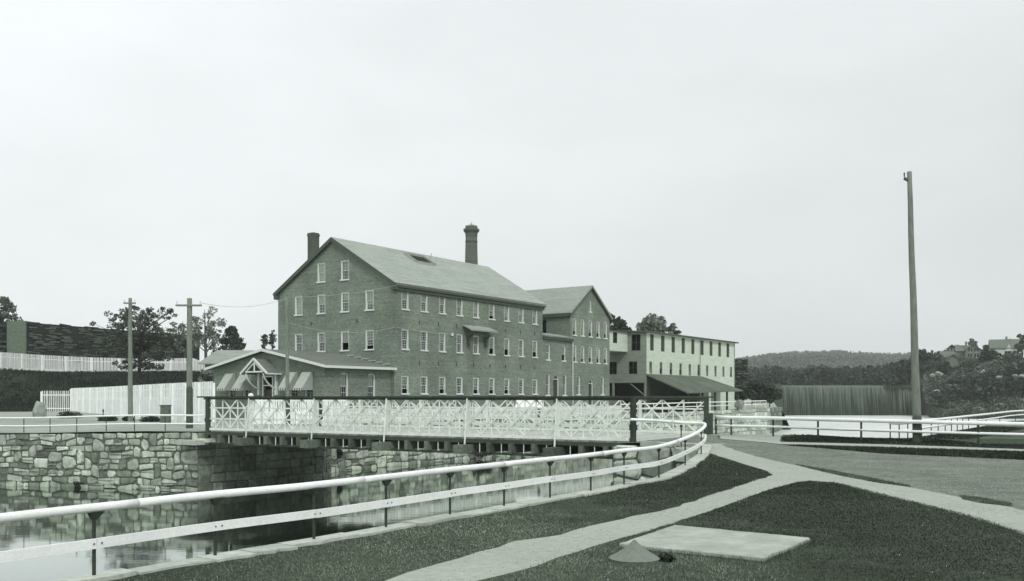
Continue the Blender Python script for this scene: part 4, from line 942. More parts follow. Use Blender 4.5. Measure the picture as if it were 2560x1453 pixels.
# heap of coal/ash under the mill
hp = MB(MP(52, 6, -2.4)); rr = random.Random(2); rg = []
for k in range(5):
    f = k / 4; rg.append([MP(52 + 7 * (1 - f) * math.cos(a) , 6 + 4.5 * (1 - f) * math.sin(a), -2.5 + 3.6 * f ** .8 + rr.uniform(-.1, .1)) for a in np.linspace(0, 2 * math.pi, 15)[:-1]])
for r0, r1 in zip(rg, rg[1:]):
    for i in range(14): j = (i + 1) % 14; hp.poly([r0[i], r0[j], r1[j], r1[i]])
tag(hp.build('ash_heap', M['joint']), 'low heap of ash in the dark space under the wooden mill', 'heap')

# ------------------------------------------------------------------ white-roofed shed beyond the bridge
sh0 = Vector((1.9, 109, -2.4)); sh = empty('small_shed', sh0); tag(sh, 'small low shed with a white lean roof against the brick mill', 'shed')
b = MB(); b.abox(-1.3, 1.3, -.8, .9, 0, 1.25); b.build('wall', M['woodshed'], sh)
b = MB(); P = [Vector((-1.55, -1.1, 1.2)), Vector((1.75, -1.1, 1.2)), Vector((1.35, .9, 2.25)), Vector((-1.35, .9, 2.25))]; b.hexa([p - Vector((0,0,.08)) for p in P], P); b.build('roof', M['white'], sh)
# grey shed behind the office
q0 = at(575, 135, z=0); s2 = empty('grey_shed', (q0.x, q0.y, hF(q0.x, q0.y))); tag(s2, 'grey-roofed shed half hidden behind the brick office', 'shed')
zs = s2.location.z; ez, rz = 5.0 - zs, 6.7 - zs
b = MB(); b.abox(-2.6, 5, -3, 5, 0, ez); b.build('wall', M['clap2'], s2)
for y0, y1 in ((-4, 1), (6, 1.0)):
    b = MB(); P = [Vector((-3.2, y0, ez - .3)), Vector((5.6, y0, ez - .3)), Vector((5.6, y1, rz)), Vector((-2.2, y1, rz))]; b.hexa([p - Vector((0,0,.2)) for p in P], P); b.build('roof', M['slate2'], s2)

# ------------------------------------------------------------------ bridge
br = empty('truss_bridge', BR0 + BE * BL/2 + BN * BW/2 + Vector((0, 0, -2.25))); O = br.location.copy()
tag(br, 'white lattice truss bridge with dark top chords over the canal', 'bridge')
BP = lambda a, c, z: BR0 + BE * a + BN * c + Vector((0, 0, z))
sp = [0, .128, .311, .494, .678, .861, 1]
UP = Vector((0, 0, 1))
nP = 22; pw = BL / nP
nplank = 110
pm = MB(); pm.box((0, 0, 0), BE, BN, UP, BL / nplank / 2 - .012, BW/2 - .25, .05); pm = pm.mesh('deck_plank', M['deck'])
for i in range(nplank): o = share('deck_plank', pm, br, BP(BL * (i + .5) / nplank, BW/2, -2.30) - O)
def lattice(c, near):
    b = MB(O); b.bar(BP(-.9 if near else .3, c, -.02), BP(BL + (.0 if near else .45), c, -.02), .34, .10); b.bar(BP(-.3, c, -.13), BP(BL - .0, c, -.13), .2, .11)
    tr = bp(b, 'truss', M['bridgedark'], br); tr['label'] = 'near lattice truss' if near else 'far lattice truss'
    def ch(b, name, m): q = b.build(name, m, tr); q.location = Vector(b.o) - O; return q
    w1 = M['lattice']
    for z, wd, ht in ((-.74, .05, .09), (-1.46, .05, .11), (-2.16, .14, .15)):
        b = MB(O); b.bar(BP(.2, c, z), BP(BL - .2, c, z), wd, ht); ch(b, 'lattice_rail', w1)
    zt, z1, z2, z3 = -.18, -.74, -1.46, -2.12
    top_m = {}
    # two mirror meshes of a lattice bar, shared
    for sgn in (1, -1):
        m_ = MB((0, 0, 0)); d = .05 * sgn
        m_.bar(BE * 0 + BN * d, BE * (sgn * pw * 1.5) + BN * d + UP * (z3 - zt), .04, .085); top_m[sgn] = m_.mesh('lattice_bar', w1)
    for i in range(nP + 1):
        for sgn in (1, -1):
            e = i * pw + sgn * pw * 1.5
            if e < -.05 or e > BL + .05: continue
            share('lattice_bar', top_m[sgn], tr, BP(i * pw, c, zt) - O)
    for half in (0, 1):
        m_ = MB(); z0 = zt if not half else z1; m_.bar(UP * 0, UP * (z3 - z0), .055, .06, up=tuple(BE)); me = m_.mesh('hanger', w1)
        for i in range(nP):
            a = (i + .5 * half) * pw
            if a < .3: continue
            share('hanger', me, tr, BP(a, c + .005, z0) - O)
    m_ = MB(); m_.bar((0, 0, -.05), (0, 0, -2.12), .15, .16, up=tuple(BE)); me = m_.mesh('truss_post', w1)
    sgn = -1 if near else 1
    m2_ = MB(); m2_.bar(UP * -.1, BN * (sgn * .25) + UP * -2.62, .06, .07, up=tuple(BE)); me2 = m2_.mesh('outrigger_brace', w1)
    for f in sp[1:-1]:
        share('truss_post', me, tr, BP(BL * f, c, 0) - O); share('outrigger_brace', me2, tr, BP(BL * f, c + sgn * .12, 0) - O)
    for f, lo_ in ((0, -2.95), (1, -2.42)):
        b = MB(BP(BL * f, c, -1)); q = BP(BL * f, c, 0)
        b.box(q + UP * ((-.05 + lo_)/2), BE, BN, UP, .115, .13, (-.05 - lo_)/2); b.box(q + UP * (-1.55), BE, BN, UP, .15, .16, .14)
        ch(b, 'end_post', M['bridgedark'])
lattice(0, True); lattice(BW, False)
# floor system
fb = MB(); fb.box((0, 0, 0), BE, BN, UP, .11, BW/2 + .35, .26); fb = fb.mesh('floor_beam', M['beam'])
gb = MB(); gb.box((0, 0, 0), BE, BN, UP, .33, BW/2 + 1.05, .24); gb = gb.mesh('outrigger_beam', M['beam'])
for i in range(1, nP):
    a = i * pw
    if min(abs(a - BL * f) for f in sp[1:-1]) > .5: share('floor_beam', fb, br, BP(a, BW/2, -2.78) - O)
for f in sp[1:-1]: share('outrigger_beam', gb, br, BP(BL * f, BW/2, -2.88) - O)
for c in (-.05, BW * .25, BW * .5, BW * .75, BW + .05):
    b = MB(O); b.bar(BP(0, c, -2.44), BP(BL, c, -2.44), .2, .2); bp(b, 'stringer', M['bridgedark'], br)
for c in (0, BW):
    b = MB(O); b.bar(BP(.6, c, -3.10), BP(BL - .6, c, -3.10), .18, .14); bp(b, 'lower_chord', M['bridgedark'], br)
m_ = MB(); m_.bar(UP * 0, UP * -.56, .035, .035, up=tuple(BE)); me = m_.mesh('tie_rod', M['whiteold'])
for i in range(1, nP): share('tie_rod', me, br, BP((i + .5) * pw if i < nP - 1 else i * pw, -.1, -2.5) - O)
# footway rail inside the near truss
for z in (-1.18, -1.62):
    b = MB(O); b.bar(BP(6.5, 1.7, z), BP(BL - .3, 1.7, z), .05, .07); bp(b, 'footway_rail', M['lattice'], br)
m_ = MB(); m_.bar(UP * 0, UP * 1.1, .06, .06, up=tuple(BE)); me = m_.mesh('footway_post', M['lattice'])
for i in range(11): share('footway_post', me, br, BP(6.7 + i * 2.35, 1.7, -2.25) - O)
# bridge seat stones
cs = empty('cap_stones', (-20.9, 63.2, -2.9)); tag(cs, 'pale flat cap stones carrying the left bridge post', 'cap stone')
b = MB(); c_ = Vector((-21.4, 63.1, -3.05)); b.box(c_ - cs.location, BE, BN, UP, 1.0, .55, .15); b.build('cap_stone', M['cope'], cs)
b = MB(); b.box(Vector((-20.35, 63.25, -2.92)) - cs.location, BE, BN, UP, .6, .5, .12); b.build('cap_stone', M['stone'], cs)

# ------------------------------------------------------------------ railings
def smooth_path(P, n=6):
    P = [Vector(p) for p in P]; out_ = []
    for i in range(len(P) - 1):
        p0 = P[max(i - 1, 0)]; p1 = P[i]; p2 = P[i + 1]; p3 = P[min(i + 2, len(P) - 1)]
        for k in range(n):
            t = k / n; out_.append(.5 * ((2 * p1) + (p2 - p0) * t + (2 * p0 - 5 * p1 + 4 * p2 - p3) * t * t + (3 * p1 - p0 - 3 * p2 + p3) * t ** 3))
    out_.append(P[-1]); return out_
def ribbon(b, pts, wd, ht, up=UP):
    """swept rectangular board"""
    n = len(pts); rings = []
    for i, p in enumerate(pts):
        d = pts[min(i + 1, n - 1)] - pts[max(i - 1, 0)]; d.z = 0; d.normalize(); sx = Vector((d.y, -d.x, 0))
        rings.append([p - sx * wd/2 - UP * ht/2, p + sx * wd/2 - UP * ht/2, p + sx * wd/2 + UP * ht/2, p - sx * wd/2 + UP * ht/2])
    base = len(b.v)
    for r in rings: b.v += [tuple(q - b.o) for q in r]
    for i in range(n - 1):
        for k in range(4): a = base + i * 4 + k; c = base + i * 4 + (k + 1) % 4; b.f.append([a, c, c + 4, a + 4])
    b.f.append([base, base + 1, base + 2, base + 3]); b.f.append([base + (n - 1) * 4 + k for k in (3, 2, 1, 0)])
rail = empty('canal_railing', (posts[4][0], posts[4][1], zN(*posts[4]))); O = rail.location.copy()
tag(rail, 'long white railing on dark iron posts curving round the canal edge in front', 'railing')
tp = [Vector((x, y, zN(x, y) + 1.08)) for x, y in posts]
tp += [Vector((9.05, 44.3, -1.28)), Vector((8.7, 45.3, -1.26)), Vector((*ret_posts[0], -1.22)), Vector((6.9, 46.55, -1.17)), Vector((5.9, 47.0, -1.13))]
sm = smooth_path(tp, 6)
sm = [p + UP * (.008 * mnoise.noise(Vector((k_ * .21, 0, 0)))) for k_, p in enumerate(sm)]
i0 = 0
while i0 < len(sm) - 1:                    # the timber rail is pieced together every two or three posts
    i1 = min(len(sm) - 1, i0 + 14); seg = [Vector(p) for p in sm[i0:i1 + 1]]
    if len(seg) < 2: break
    if i1 < len(sm) - 1: seg[-1] = seg[-1] - (seg[-1] - seg[-2]).normalized() * .006
    b = MB(O); b.tube(seg, [.070 + .0025 * mnoise.noise(Vector((q_ * .9, i0, 3))) for q_ in range(len(seg))], 8); bp(b, 'top_rail', M['white'], rail, True); i0 = i1
lp = smooth_path([Vector((x, y, zN(x, y) + .55)) for x, y in posts] + [Vector((9.0, 44.1, -1.85)), Vector((8.85, 44.6, -1.82))], 6)
# board sits on the land side of the posts
lp2 = []
for i, p in enumerate(lp):
    d = lp[min(i + 1, len(lp) - 1)] - lp[max(i - 1, 0)]; d.z = 0; d.normalize(); lp2.append(p + Vector((d.y, -d.x, 0)) * .06)
rr_ = random.Random(4); i0 = 0
while i0 < len(lp2) - 1:
    i1 = min(len(lp2) - 1, i0 + 12); seg = [Vector(p) for p in lp2[i0:i1 + 1]]
    if len(seg) < 2: break
    d_ = (seg[-1] - seg[-2]).normalized(); seg[-1] = seg[-1] - d_ * .012; dz_ = UP * rr_.uniform(-.006, .006)
    b = MB(O); ribbon(b, [p + dz_ for p in seg], .045, .155 + rr_.uniform(-.006, .004)); bp(b, 'lower_rail', M['white'], rail); i0 = i1
allp = posts + ret_posts
for i, (x, y) in enumerate(allp):
    z = zN(x, y); nx = Vector(allp[min(i + 1, len(posts) - 1)]) - Vector(allp[max(min(i, len(posts) - 1) - 1, 0)]); nx.normalize()
    d = Vector((nx.x, nx.y, 0)); b = MB(Vector((x, y, z)))
    b.tube([(x, y, z - .25), (x, y, z + 1.0)], .028, 8)
    b.hexa([Vector((x, y, z + .90)) - d * .03 + Vector((-d.y, d.x, 0)) * .03, Vector((x, y, z + .90)) + d * .03 + Vector((-d.y, d.x, 0)) * .03, Vector((x, y, z + .90)) + d * .03 - Vector((-d.y, d.x, 0)) * .03, Vector((x, y, z + .90)) - d * .03 - Vector((-d.y, d.x, 0)) * .03],
           [Vector((x, y, z + 1.01)) - d * .09 + Vector((-d.y, d.x, 0)) * .05, Vector((x, y, z + 1.01)) + d * .15 + Vector((-d.y, d.x, 0)) * .05, Vector((x, y, z + 1.01)) + d * .15 - Vector((-d.y, d.x, 0)) * .05, Vector((x, y, z + 1.01)) - d * .09 - Vector((-d.y, d.x, 0)) * .05])
    po = bp(b, 'post', M['iron'], rail)
    if i < len(posts) and i > 0:
        for e in (-.06, .07):
            b = MB(); c_ = d * e + Vector((d.y, -d.x, 0)) * .09 + UP * .55; b.tube([c_, c_ + Vector((d.y, -d.x, 0)) * .012], .013, 8)
            b.build('bolt', M['iron'], po)
def simple_rail(name, label, P, hf, h1, h2, r1, r2, pr, mt, mp_=None, group=None, postmat='iron', low_pipe=None):
    t = empty(name, (P[0][0], P[0][1], hf(*P[0][:2]))); tag(t, label, 'railing', group); O = t.location.copy()
    top_ = [Vector((p[0], p[1], hf(*p[:2]) + h1)) for p in P]; low = [Vector((p[0], p[1], hf(*p[:2]) + h2)) for p in P]
    b = MB(O); b.tube(smooth_path(top_, 4), r1, 8); bp(b, 'top_rail', mt, t, True)
    b = MB(O); b.tube(smooth_path(low, 4), r2, 6); bp(b, 'lower_rail', mt, t, True)
    for p in P:
        z = hf(*p[:2]); b = MB(Vector((p[0], p[1], z))); b.tube([(p[0], p[1], z - .2), (p[0], p[1], z + h1 - r1 * .8)], pr, 6); bp(b, 'post', M[postmat], t)
    return t
hleft = lambda x, y: zF(x, y) + .02
PL = []
for u, v in ((-70, 1086), (30, 1085), (100, 1082.5), (171, 1081), (242, 1080), (322, 1078), (399, 1077), (478, 1075)):
    z = -2.42 if u > 100 else -2.5; y = 2.42 * FPX / (v - HV); PL.append(((u - 1280) / FPX * y, y + .0))
PL = [(p[0] + .05, p[1] + .4) for p in PL]
wdir = (Vector((-21.1, 63.55)) - Vector((-36.8, 67.8))).normalized()
PL = [(-21.9 - wdir.x * d, 64.35 - wdir.y * d) for d in (20.4, 18.1, 15.9, 13.7, 11.45, 9.2, 6.75, 4.45, 2.0)]
simple_rail('wall_railing', 'thin white railing along the top of the stone wall left of the bridge', PL + [(-20.6, 63.9)], zF, 1.08, .50, .06, .05, .035, M['white'])
hn2 = lambda x, y: zN(x, y)
PR = [G(1790, 1086), G(1828, 1088), G(1933, 1091), G(2045, 1097), G(2153, 1102), G(2446, 1113), G(2760, 1121)]
simple_rail('road_railing', 'white two-bar railing crossing the view between road and river, right of the bridge', PR, hn2, 1.05, .56, .105, .07, .055, M['white'])
b = MB(Vector((PR[0][0] - .3, PR[0][1], -2.3))); x, y = PR[0][0] - .35, PR[0][1]; b.abox(x - .14, x + .14, y - .14, y + .14, -2.5, -1.0); tag(b.build('gate_post', M['bridgedark']), 'stout dark timber post at the left end of the road railing', 'post')
PQ = []
for u in (2209, 2232, 2254, 2275, 2314, 2332, 2350, 2366, 2381, 2395, 2410, 2432, 2455, 2490, 2530):
    k = (u - 1280) / FPX          # on the line from (22.9,58.2) to (57.4,108.5)
    A_, B_ = Vector((22.4, 57.0)), Vector((57.2, 108.5)); d = B_ - A_
    s_ = (k * A_.y - A_.x) / (d.x - k * d.y); q = A_ + d * s_; PQ.append((q.x + .4, q.y))
PQ += [(70, 121)]
simple_rail('riverbank_railing', 'white railing running away along the right river bank toward the dam', PQ, lambda x, y: zNR(x, y) if y < 60 else max(zNR(x, y), -2.8), 1.1, .62, .10, .075, .04, M['white'])
# railing on the far river wall
PF = []
for k in range(12):
    f = k / 11; PF.append((14 + (43.2 - 14) * f, 121.5 + (160.6 - 121.5) * f))
simple_rail('mill_river_railing', 'distant white railing on the river wall before the wooden mill', PF, lambda x, y: -2.38 + .45 * ((x - 1.3) / 42.7), 1.25, .68, .075, .06, .05, M['whiteold'], postmat='whiteold')

# low white picket fence along the far canal wall, behind the bridge
def picket_run(t, P, hf, hgt, step, wd, m, rails, board=0, point=True, rail_h=(.25, .75), drop=0):
    O = t.location; cm = [0]; V_ = [Vector((p[0], p[1], 0)) for p in P]
    for a, c in zip(V_, V_[1:]): cm.append(cm[-1] + (c - a).length)
    mb = MB(); hw_ = wd/2; z0 = board
    mb.hexa([(-hw_, -.01, z0), (hw_, -.01, z0), (hw_, -.01, hgt - .08), (0, -.01, hgt), (-hw_, -.01, hgt - .08)], [(-hw_, .012, z0), (hw_, .012, z0), (hw_, .012, hgt - .08), (0, .012, hgt), (-hw_, .012, hgt - .08)])
    me = mb.mesh('picket', m); n = int(cm[-1] / step)
    for i in range(n):
        p, d = along((i + .5) * step, V_, cm); o = share('picket', me, t, Vector((p.x, p.y, hf(p.x, p.y))) - O, math.atan2(d.y, d.x)); o.rotation_euler.y = random.uniform(-.02, .02)
    for rh in rail_h:
        b = MB(O); pts = []
        for k in range(max(2, int(cm[-1] / 3)) + 1):
            p, d = along(cm[-1] * k / max(2, int(cm[-1] / 3)), V_, cm); pts.append(Vector((p.x - d.y * .05, p.y + d.x * .05, hf(p.x, p.y) + hgt * rh)))
        ribbon(b, pts, .05, .12); bp(b, 'rail', m, t)
    return V_, cm
def fence(name, label, P, hf, hgt, step, wd, m, board=0.0, post_step=2.6, post_w=.16, group=None, front=-1, rail_h=(.25, .75), gp=None):
    c = P[len(P) // 2]; t = empty(name, (c[0], c[1], hf(*c))); tag(t, label, 'picket fence', group)
    V_, cm = picket_run(t, P, hf, hgt, step, wd, m, 2, board * .95, rail_h=rail_h); O = t.location
    mb = MB(); mb.box((0, 0, hgt/2 - .1), (1,0,0), (0,1,0), UP, post_w/2, .08, hgt/2 - .02); me = mb.mesh('fence_post', m)
    k = int(cm[-1] / post_step)
    for i in range(k + 1):
        p, d = along(i * cm[-1] / k, V_, cm); share('fence_post', me, t, Vector((p.x + d.y * .03, p.y - d.x * .03, hf(p.x, p.y))) - O, math.atan2(d.y, d.x))
    if board:
        nb = int(cm[-1] / .9)
        for i in range(nb):
            p, d = along(cm[-1] * (i + .03) / nb, V_, cm); q, _ = along(cm[-1] * (i + .97) / nb, V_, cm); nr = Vector((d.y, -d.x, 0)) * .04
            zp, zq = hf(p.x, p.y), hf(q.x, q.y); b = MB(O)
            a_, c_ = p + nr, q + nr; dz = UP * (board + random.uniform(-.015, .015))
            b.hexa([a_ + UP * (zp - .5), c_ + UP * (zq - .5), c_ - nr * .6 + UP * (zq - .5), a_ - nr * .6 + UP * (zp - .5)], [a_ + UP * zp + dz, c_ + UP * zq + dz, c_ - nr * .6 + UP * zq + dz, a_ - nr * .6 + UP * zp + dz])
            bp(b, 'fence_board', m, t)
    return t
off_ = Vector((-.835, .55)) * .9
PB = [(-15.3 + off_.x, 80.4 + off_.y), (1.33 + off_.x, 104.8 + off_.y), (14, 121.8)]
fence('canal_fence', 'low white picket fence on the canal wall, seen through the bridge trusses', PB, zF, 1.25, .2, .11, M['whiteold'], post_step=2.4)
# taller fence in front of the office, with ball finial post
PO = [(at(627, 80).x, 80.0), (at(870, 84).x, 84.0)]
zlo = lambda x, y: zF(x, y)
fo = fence('office_fence', 'chest-high white fence with ball-topped corner post before the brick office', PO, zlo, 2.22, .16, .13, M['white'], board=1.1, post_step=2.2, rail_h=(.60, .9))
b = MB(Vector((PO[0][0], PO[0][1], 0))); x, y = PO[0]; b.abox(x - .13, x + .13, y - .13, y + .13, -2.4, -.1); b.tube([(x, y, -.1), (x, y, .02), (x, y, .12), (x, y, .24), (x, y, .3)], [.10, .2, .24, .18, .05], 10)
o = b.build('finial_post', M['white'], fo, False); o.location = Vector(b.o) - fo.location
# tall fence left
zt_ = lambda x, y: -2.0 - .15 * sstep(-26, -52, x)
fence('tall_fence', 'tall white fence, boards below and pickets above, left of the office', [(-57.0, 122), (-24.0, 76)], zt_, 3.25, .19, .10, M['white'], board=1.75, post_step=3.6, post_w=.3, rail_h=(.58, .84))
for q in ():
    pass
fence('tall_fence', 'short leaning end of white picket fence beside the boulder', [(-61.6, 123.6), (-57.05, 122.1)], lambda x, y: -2.1, 2.9, .30, .11, M['white'], board=0, post_step=3.6, rail_h=(.2, .8))
# upper fence on the bank
ub = [(-108, 151), (-84.8, 154), (-79.2, 172), (-72.6, 181), (-59.9, 177)]
P5 = [((u - 1280) / FPX * Y, Y) for u, Y in ((-90, 152), (0, 154), (100, 164), (193, 172), (330, 180), (400, 180), (482, 177))]
zu = lambda x, y: 4.4
fence('bank_fence', 'white picket fence along the top of the dark grass bank at upper left', P5, zu, 2.9, .27, .16, M['white'], board=0, post_step=5.2, post_w=.35, rail_h=(.12, .74))
P6 = [(P5[-1][0] + .3, P5[-1][1] - .3), (at(523, 150).x, 150)]
fence('bank_fence', 'end of the white bank fence turning down the slope toward the office', P6, lambda x, y: 4.4 - 2.1 * (177 - y) / 27, 2.8, .3, .24, M['whiteold'], board=0, post_step=5, rail_h=(.15, .75))

# ------------------------------------------------------------------ poles, wires, small yard things
def pole(name, label, x, y, zb, zt, r0, r1, lean=0, dark=0, arms=(), mt='pole'):
    t = empty(name, (x, y, zb)); tag(t, label, 'utility pole', 'utility poles'); H = zt - zb
    b = MB(); n = 9; P = [(lean * H * k / n + .012 * math.sin(k * 1.7), 0, H * k / n) for k in range(n + 1)]
    if dark:
        kk = [p for p in P if p[2] > dark]; cx = lean * dark
        b.tube([(lean * -.3, 0, -.4), (0, 0, 0), (cx, 0, dark)], [r0 * 1.15, r0 * 1.1, r0 * 1.04], 10); b.build('pole_base', M['poledark'], t, True); b = MB(); P = [(cx, 0, dark)] + kk
    else: P = [(0, 0, -.4)] + P
    rs = [r0 + (r1 - r0) * max(0, p[2]) / H for p in P]; b.tube(P, rs, 10); b.build('shaft', M[mt], t, True)
    for (dz, half, ang, pins) in arms:
        c = Vector((lean * (H - dz), 0, H - dz)); d = Vector((math.cos(ang), math.sin(ang), 0)); b = MB(); b.bar(c - d * half - Vector((-d.y, d.x, 0)) * r1, c + d * half - Vector((-d.y, d.x, 0)) * r1, .12, .14); a = b.build('crossarm', M[mt], t)
        for q in pins:
            b = MB(); pp = c + d * half * q - Vector((-d.y, d.x, 0)) * r1; b.tube([pp + UP * .07, pp + UP * .2, pp + UP * .34], [.03, .05, .045], 6); b.build('insulator', M['trim'], a)
    return t
p1 = at(326, 89, z=0); pole('utility_pole', 'slim grey pole with a short crossarm, second from the left', p1.x, p1.y, hF(p1.x, p1.y), 9.3, .24, .16, -.002, 0, [(.5, .55, .1, (-.85, .85))])
p2 = at(474, 70.5, z=0); pole('utility_pole', 'stout grey pole with a wide crossarm just left of the bridge', p2.x, p2.y, hF(p2.x, p2.y), 7.35, .24, .19, -.001, 3.0, [(.55, .95, .05, (-.9, .9))])
p3 = at(720, 81.5, z=0); pole('utility_pole', 'dark slender pole standing in front of the brick office', p3.x, p3.y, hF(p3.x, p3.y), 8.65, .19, .12, -.012, 2.3, [])
p4 = at(2294, 47.2, z=0); t4 = pole('utility_pole', 'very tall bare pole leaning slightly beside the road railing at right', p4.x, p4.y, hN(p4.x, p4.y) , 11.25, .215, .115, -.031, 1.25, [])
H4 = 11.25 - t4.location.z
b = MB(); c = Vector((-.031 * (H4 - .45), 0, H4 - .45)); b.bar(c, c + Vector((-.28, -.05, .1)), .12, .12); b.tube([c + Vector((-.28, -.05, .1)), c + Vector((-.28, -.05, .38))], [.02, .045], 6); b.build('bracket', M['darktrim'], t4)
def wire(label, a, c, sag, r=.018):
    b = MB(); a = Vector(a); c = Vector(c); b.tube([a.lerp(c, k / 12) - UP * sag * 4 * (k / 12) * (1 - k / 12) for k in range(13)], r, 4); tag(b.build('wire', M['wire']), label, 'wire', 'overhead wires')
wire('upper wire from the slender office pole to the mill eaves', (p3.x - .1, p3.y, 8.6), MP(1.0, -.4, 11.5), .35)
wire('lower wire from the slender office pole to the mill corner', (p3.x - .08, p3.y, 6.4), MP(0, -.1, 7.0), .7)
wire('wire running along the river face of the mill', MP(.1, -.15, 7.0), MP(9.2, -.15, 6.8), .12)
wire('wire from the bridge-side pole crossarm to the slender pole', (p2.x + .9, p2.y, 7.0), (p3.x - .1, p3.y, 8.5), .5)
b = MB(MP(9.2, -.1, 6.75)); c = MP(9.2, -.14, 6.75); b.box(c, E_T, E_S, UP, .16, .06, .15); tag(b.build('wire_insulator_box', M['trim']), 'small white terminal box on the mill wall left of the hood', 'box')
# relay box and short post by the fence
q = at(414, 82.5, z=0); z0 = hF(q.x, q.y); t = empty('wooden_box', (q.x, q.y, z0)); tag(t, 'dark upright wooden box against the tall white fence', 'box')
b = MB(); b.abox(-.38, .38, -.25, .25, 0, 1.55); b.build('body', M['beam'], t); b = MB(); b.abox(-.44, .44, -.31, .31, 1.55, 1.63); b.build('lid', M['darktrim'], t)
q = at(258, 92, z=0); b = MB((q.x, q.y, zF(q.x, q.y))); b.tube([(q.x, q.y, zF(q.x, q.y) - .1), (q.x, q.y, zF(q.x, q.y) + 1.1)], .05, 6); b.tube([(q.x, q.y, zF(q.x, q.y) + .8), (q.x, q.y, zF(q.x, q.y) + 1.0)], .09, 6); tag(b.build('hitching_post', M['poledark']), 'short dark post before the left part of the tall fence', 'post')
def boulder(name, label, x, y, z, sx, sy, sz, seed, m='bould', cat='boulder', group=None):
    bm = bmesh.new(); bmesh.ops.create_icosphere(bm, subdivisions=3, radius=1); 
    for v in bm.verts:
        n = mnoise.noise(v.co * 1.1 + Vector((seed * 3.1, 0, 0))) * .35 + mnoise.noise(v.co * 3 + Vector((seed, 5, 0))) * .1
        v.co *= 1 + n; v.co.x *= sx; v.co.y *= sy; v.co.z *= sz
    me = bpy.data.meshes.new(name); bm.to_mesh(me); bm.free(); me.materials.append(M[m]); o = link(name, me); o.location = (x, y, z); o.rotation_euler.z = seed; return tag(o, label, cat, group)
q = at(97, 97, z=0); boulder('boulder', 'big pointed pale boulder at the end of the picket fence', q.x, q.y, zF(q.x, q.y) + .55, .62, .6, 1.15, 4)
boulder('boulder', 'rounded pale rock under the right end of the lean-to roof', at(1838, 153).x, 150, -1.2, .75, .7, .7, 6)

# ------------------------------------------------------------------ stacked slab wood
def slab_stack(name, label, A, Bp, zb, zt, dep, rows, cols, seed, endw=0):
    rng = random.Random(seed); A = Vector((*A, 0)); Bv = Vector((*Bp, 0)); d = (Bv - A).normalized(); L_ = (Bv - A).length; n = Vector((d.y, -d.x, 0))
    t = empty(name, (A + Bv) / 2 + UP * zb); tag(t, label, 'wood stack'); O = t.location; H = zt - zb
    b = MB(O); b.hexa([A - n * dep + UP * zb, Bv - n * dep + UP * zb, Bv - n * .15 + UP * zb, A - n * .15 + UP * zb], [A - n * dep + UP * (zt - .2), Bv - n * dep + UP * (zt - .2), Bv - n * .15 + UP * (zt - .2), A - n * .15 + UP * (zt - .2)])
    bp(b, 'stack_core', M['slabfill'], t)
    pl = L_ / cols; rh = H / rows
    vs = []
    for k in range(5):
        m_ = MB(); w0 = rng.uniform(.6, 1.0); q = rng.uniform(-.06, .06)
        m_.hexa([(-pl*.5*w0, -.12, -rh*.38), (pl*.5*w0, -.14, -rh*.30 + q), (pl*.5*w0, .12, -rh*.30 + q), (-pl*.5*w0, .12, -rh*.38)], [(-pl*.47*w0, -.10, rh*.32), (pl*.5*w0, -.12, rh*.36 + q), (pl*.5*w0, .12, rh*.36 + q), (-pl*.47*w0, .12, rh*.32)]); vs.append(m_.mesh('slab', M['slab']))
    ang = math.atan2(d.y, d.x)
    for r in range(rows):
        for c_ in range(cols):
            a = (c_ + .5 + rng.uniform(-.3, .3)) * pl; a = min(L_ - pl*.4, max(pl*.4, a))
            p = A + d * a + n * rng.uniform(-.25, .32) + UP * (zb + (r + .5 + rng.uniform(-.25, .25)) * rh + (rng.uniform(-.1, .12) if r == rows - 1 else 0))
            o = share('slab', rng.choice(vs), t, p - O, ang); o.rotation_euler.y = rng.uniform(-.08, .08); o.scale.x = rng.uniform(.55, 1.15)
    return t
A_ = at(64, 186, z=0); B_ = at(500, 230, z=0)
st1 = slab_stack('slab_wood_stack', 'long dark stack of slab wood behind the upper picket fence', (A_.x, A_.y), (B_.x, B_.y), 4.2, 14.9, 7, 24, 12, 3)
ftop = [(A_.x, A_.y)]
# the top of the stack falls from 15.1 m at the left to about 13.7 m at the right in height above the eye
b = MB(at(41, 186, z=9)); q0, q1 = at(17, 186, z=0), at(64, 186, z=0); b.hexa([q0 + UP*4.2, q1 + UP*4.2, q1 + Vector((0, 6, 4.2)), q0 + Vector((0, 6, 4.2))], [q0 + UP*14.95, q1 + UP*14.95, q1 + Vector((0, 6, 14.95)), q0 + Vector((0, 6, 14.95))])
tag(b.build('boarded_stack_end', M['panel']), 'pale squared block of sawn wood at the left end of the slab stack', 'wood stack')
A2 = at(-120, 180, z=0); B2 = at(20, 188, z=0); slab_stack('slab_wood_stack', 'dark slab wood stack cut off by the left edge of the photo', (A2.x, A2.y), (B2.x, B2.y), 4.2, 14.2, 6, 20, 4, 8)
A3 = at(1838, 178, z=0); B3 = at(1871, 181, z=0); slab_stack('slab_wood_stack', 'narrow dark wood stack right behind the wooden mill', (A3.x, A3.y), (B3.x, B3.y), 1.2, 7.3, 4, 16, 2, 9)

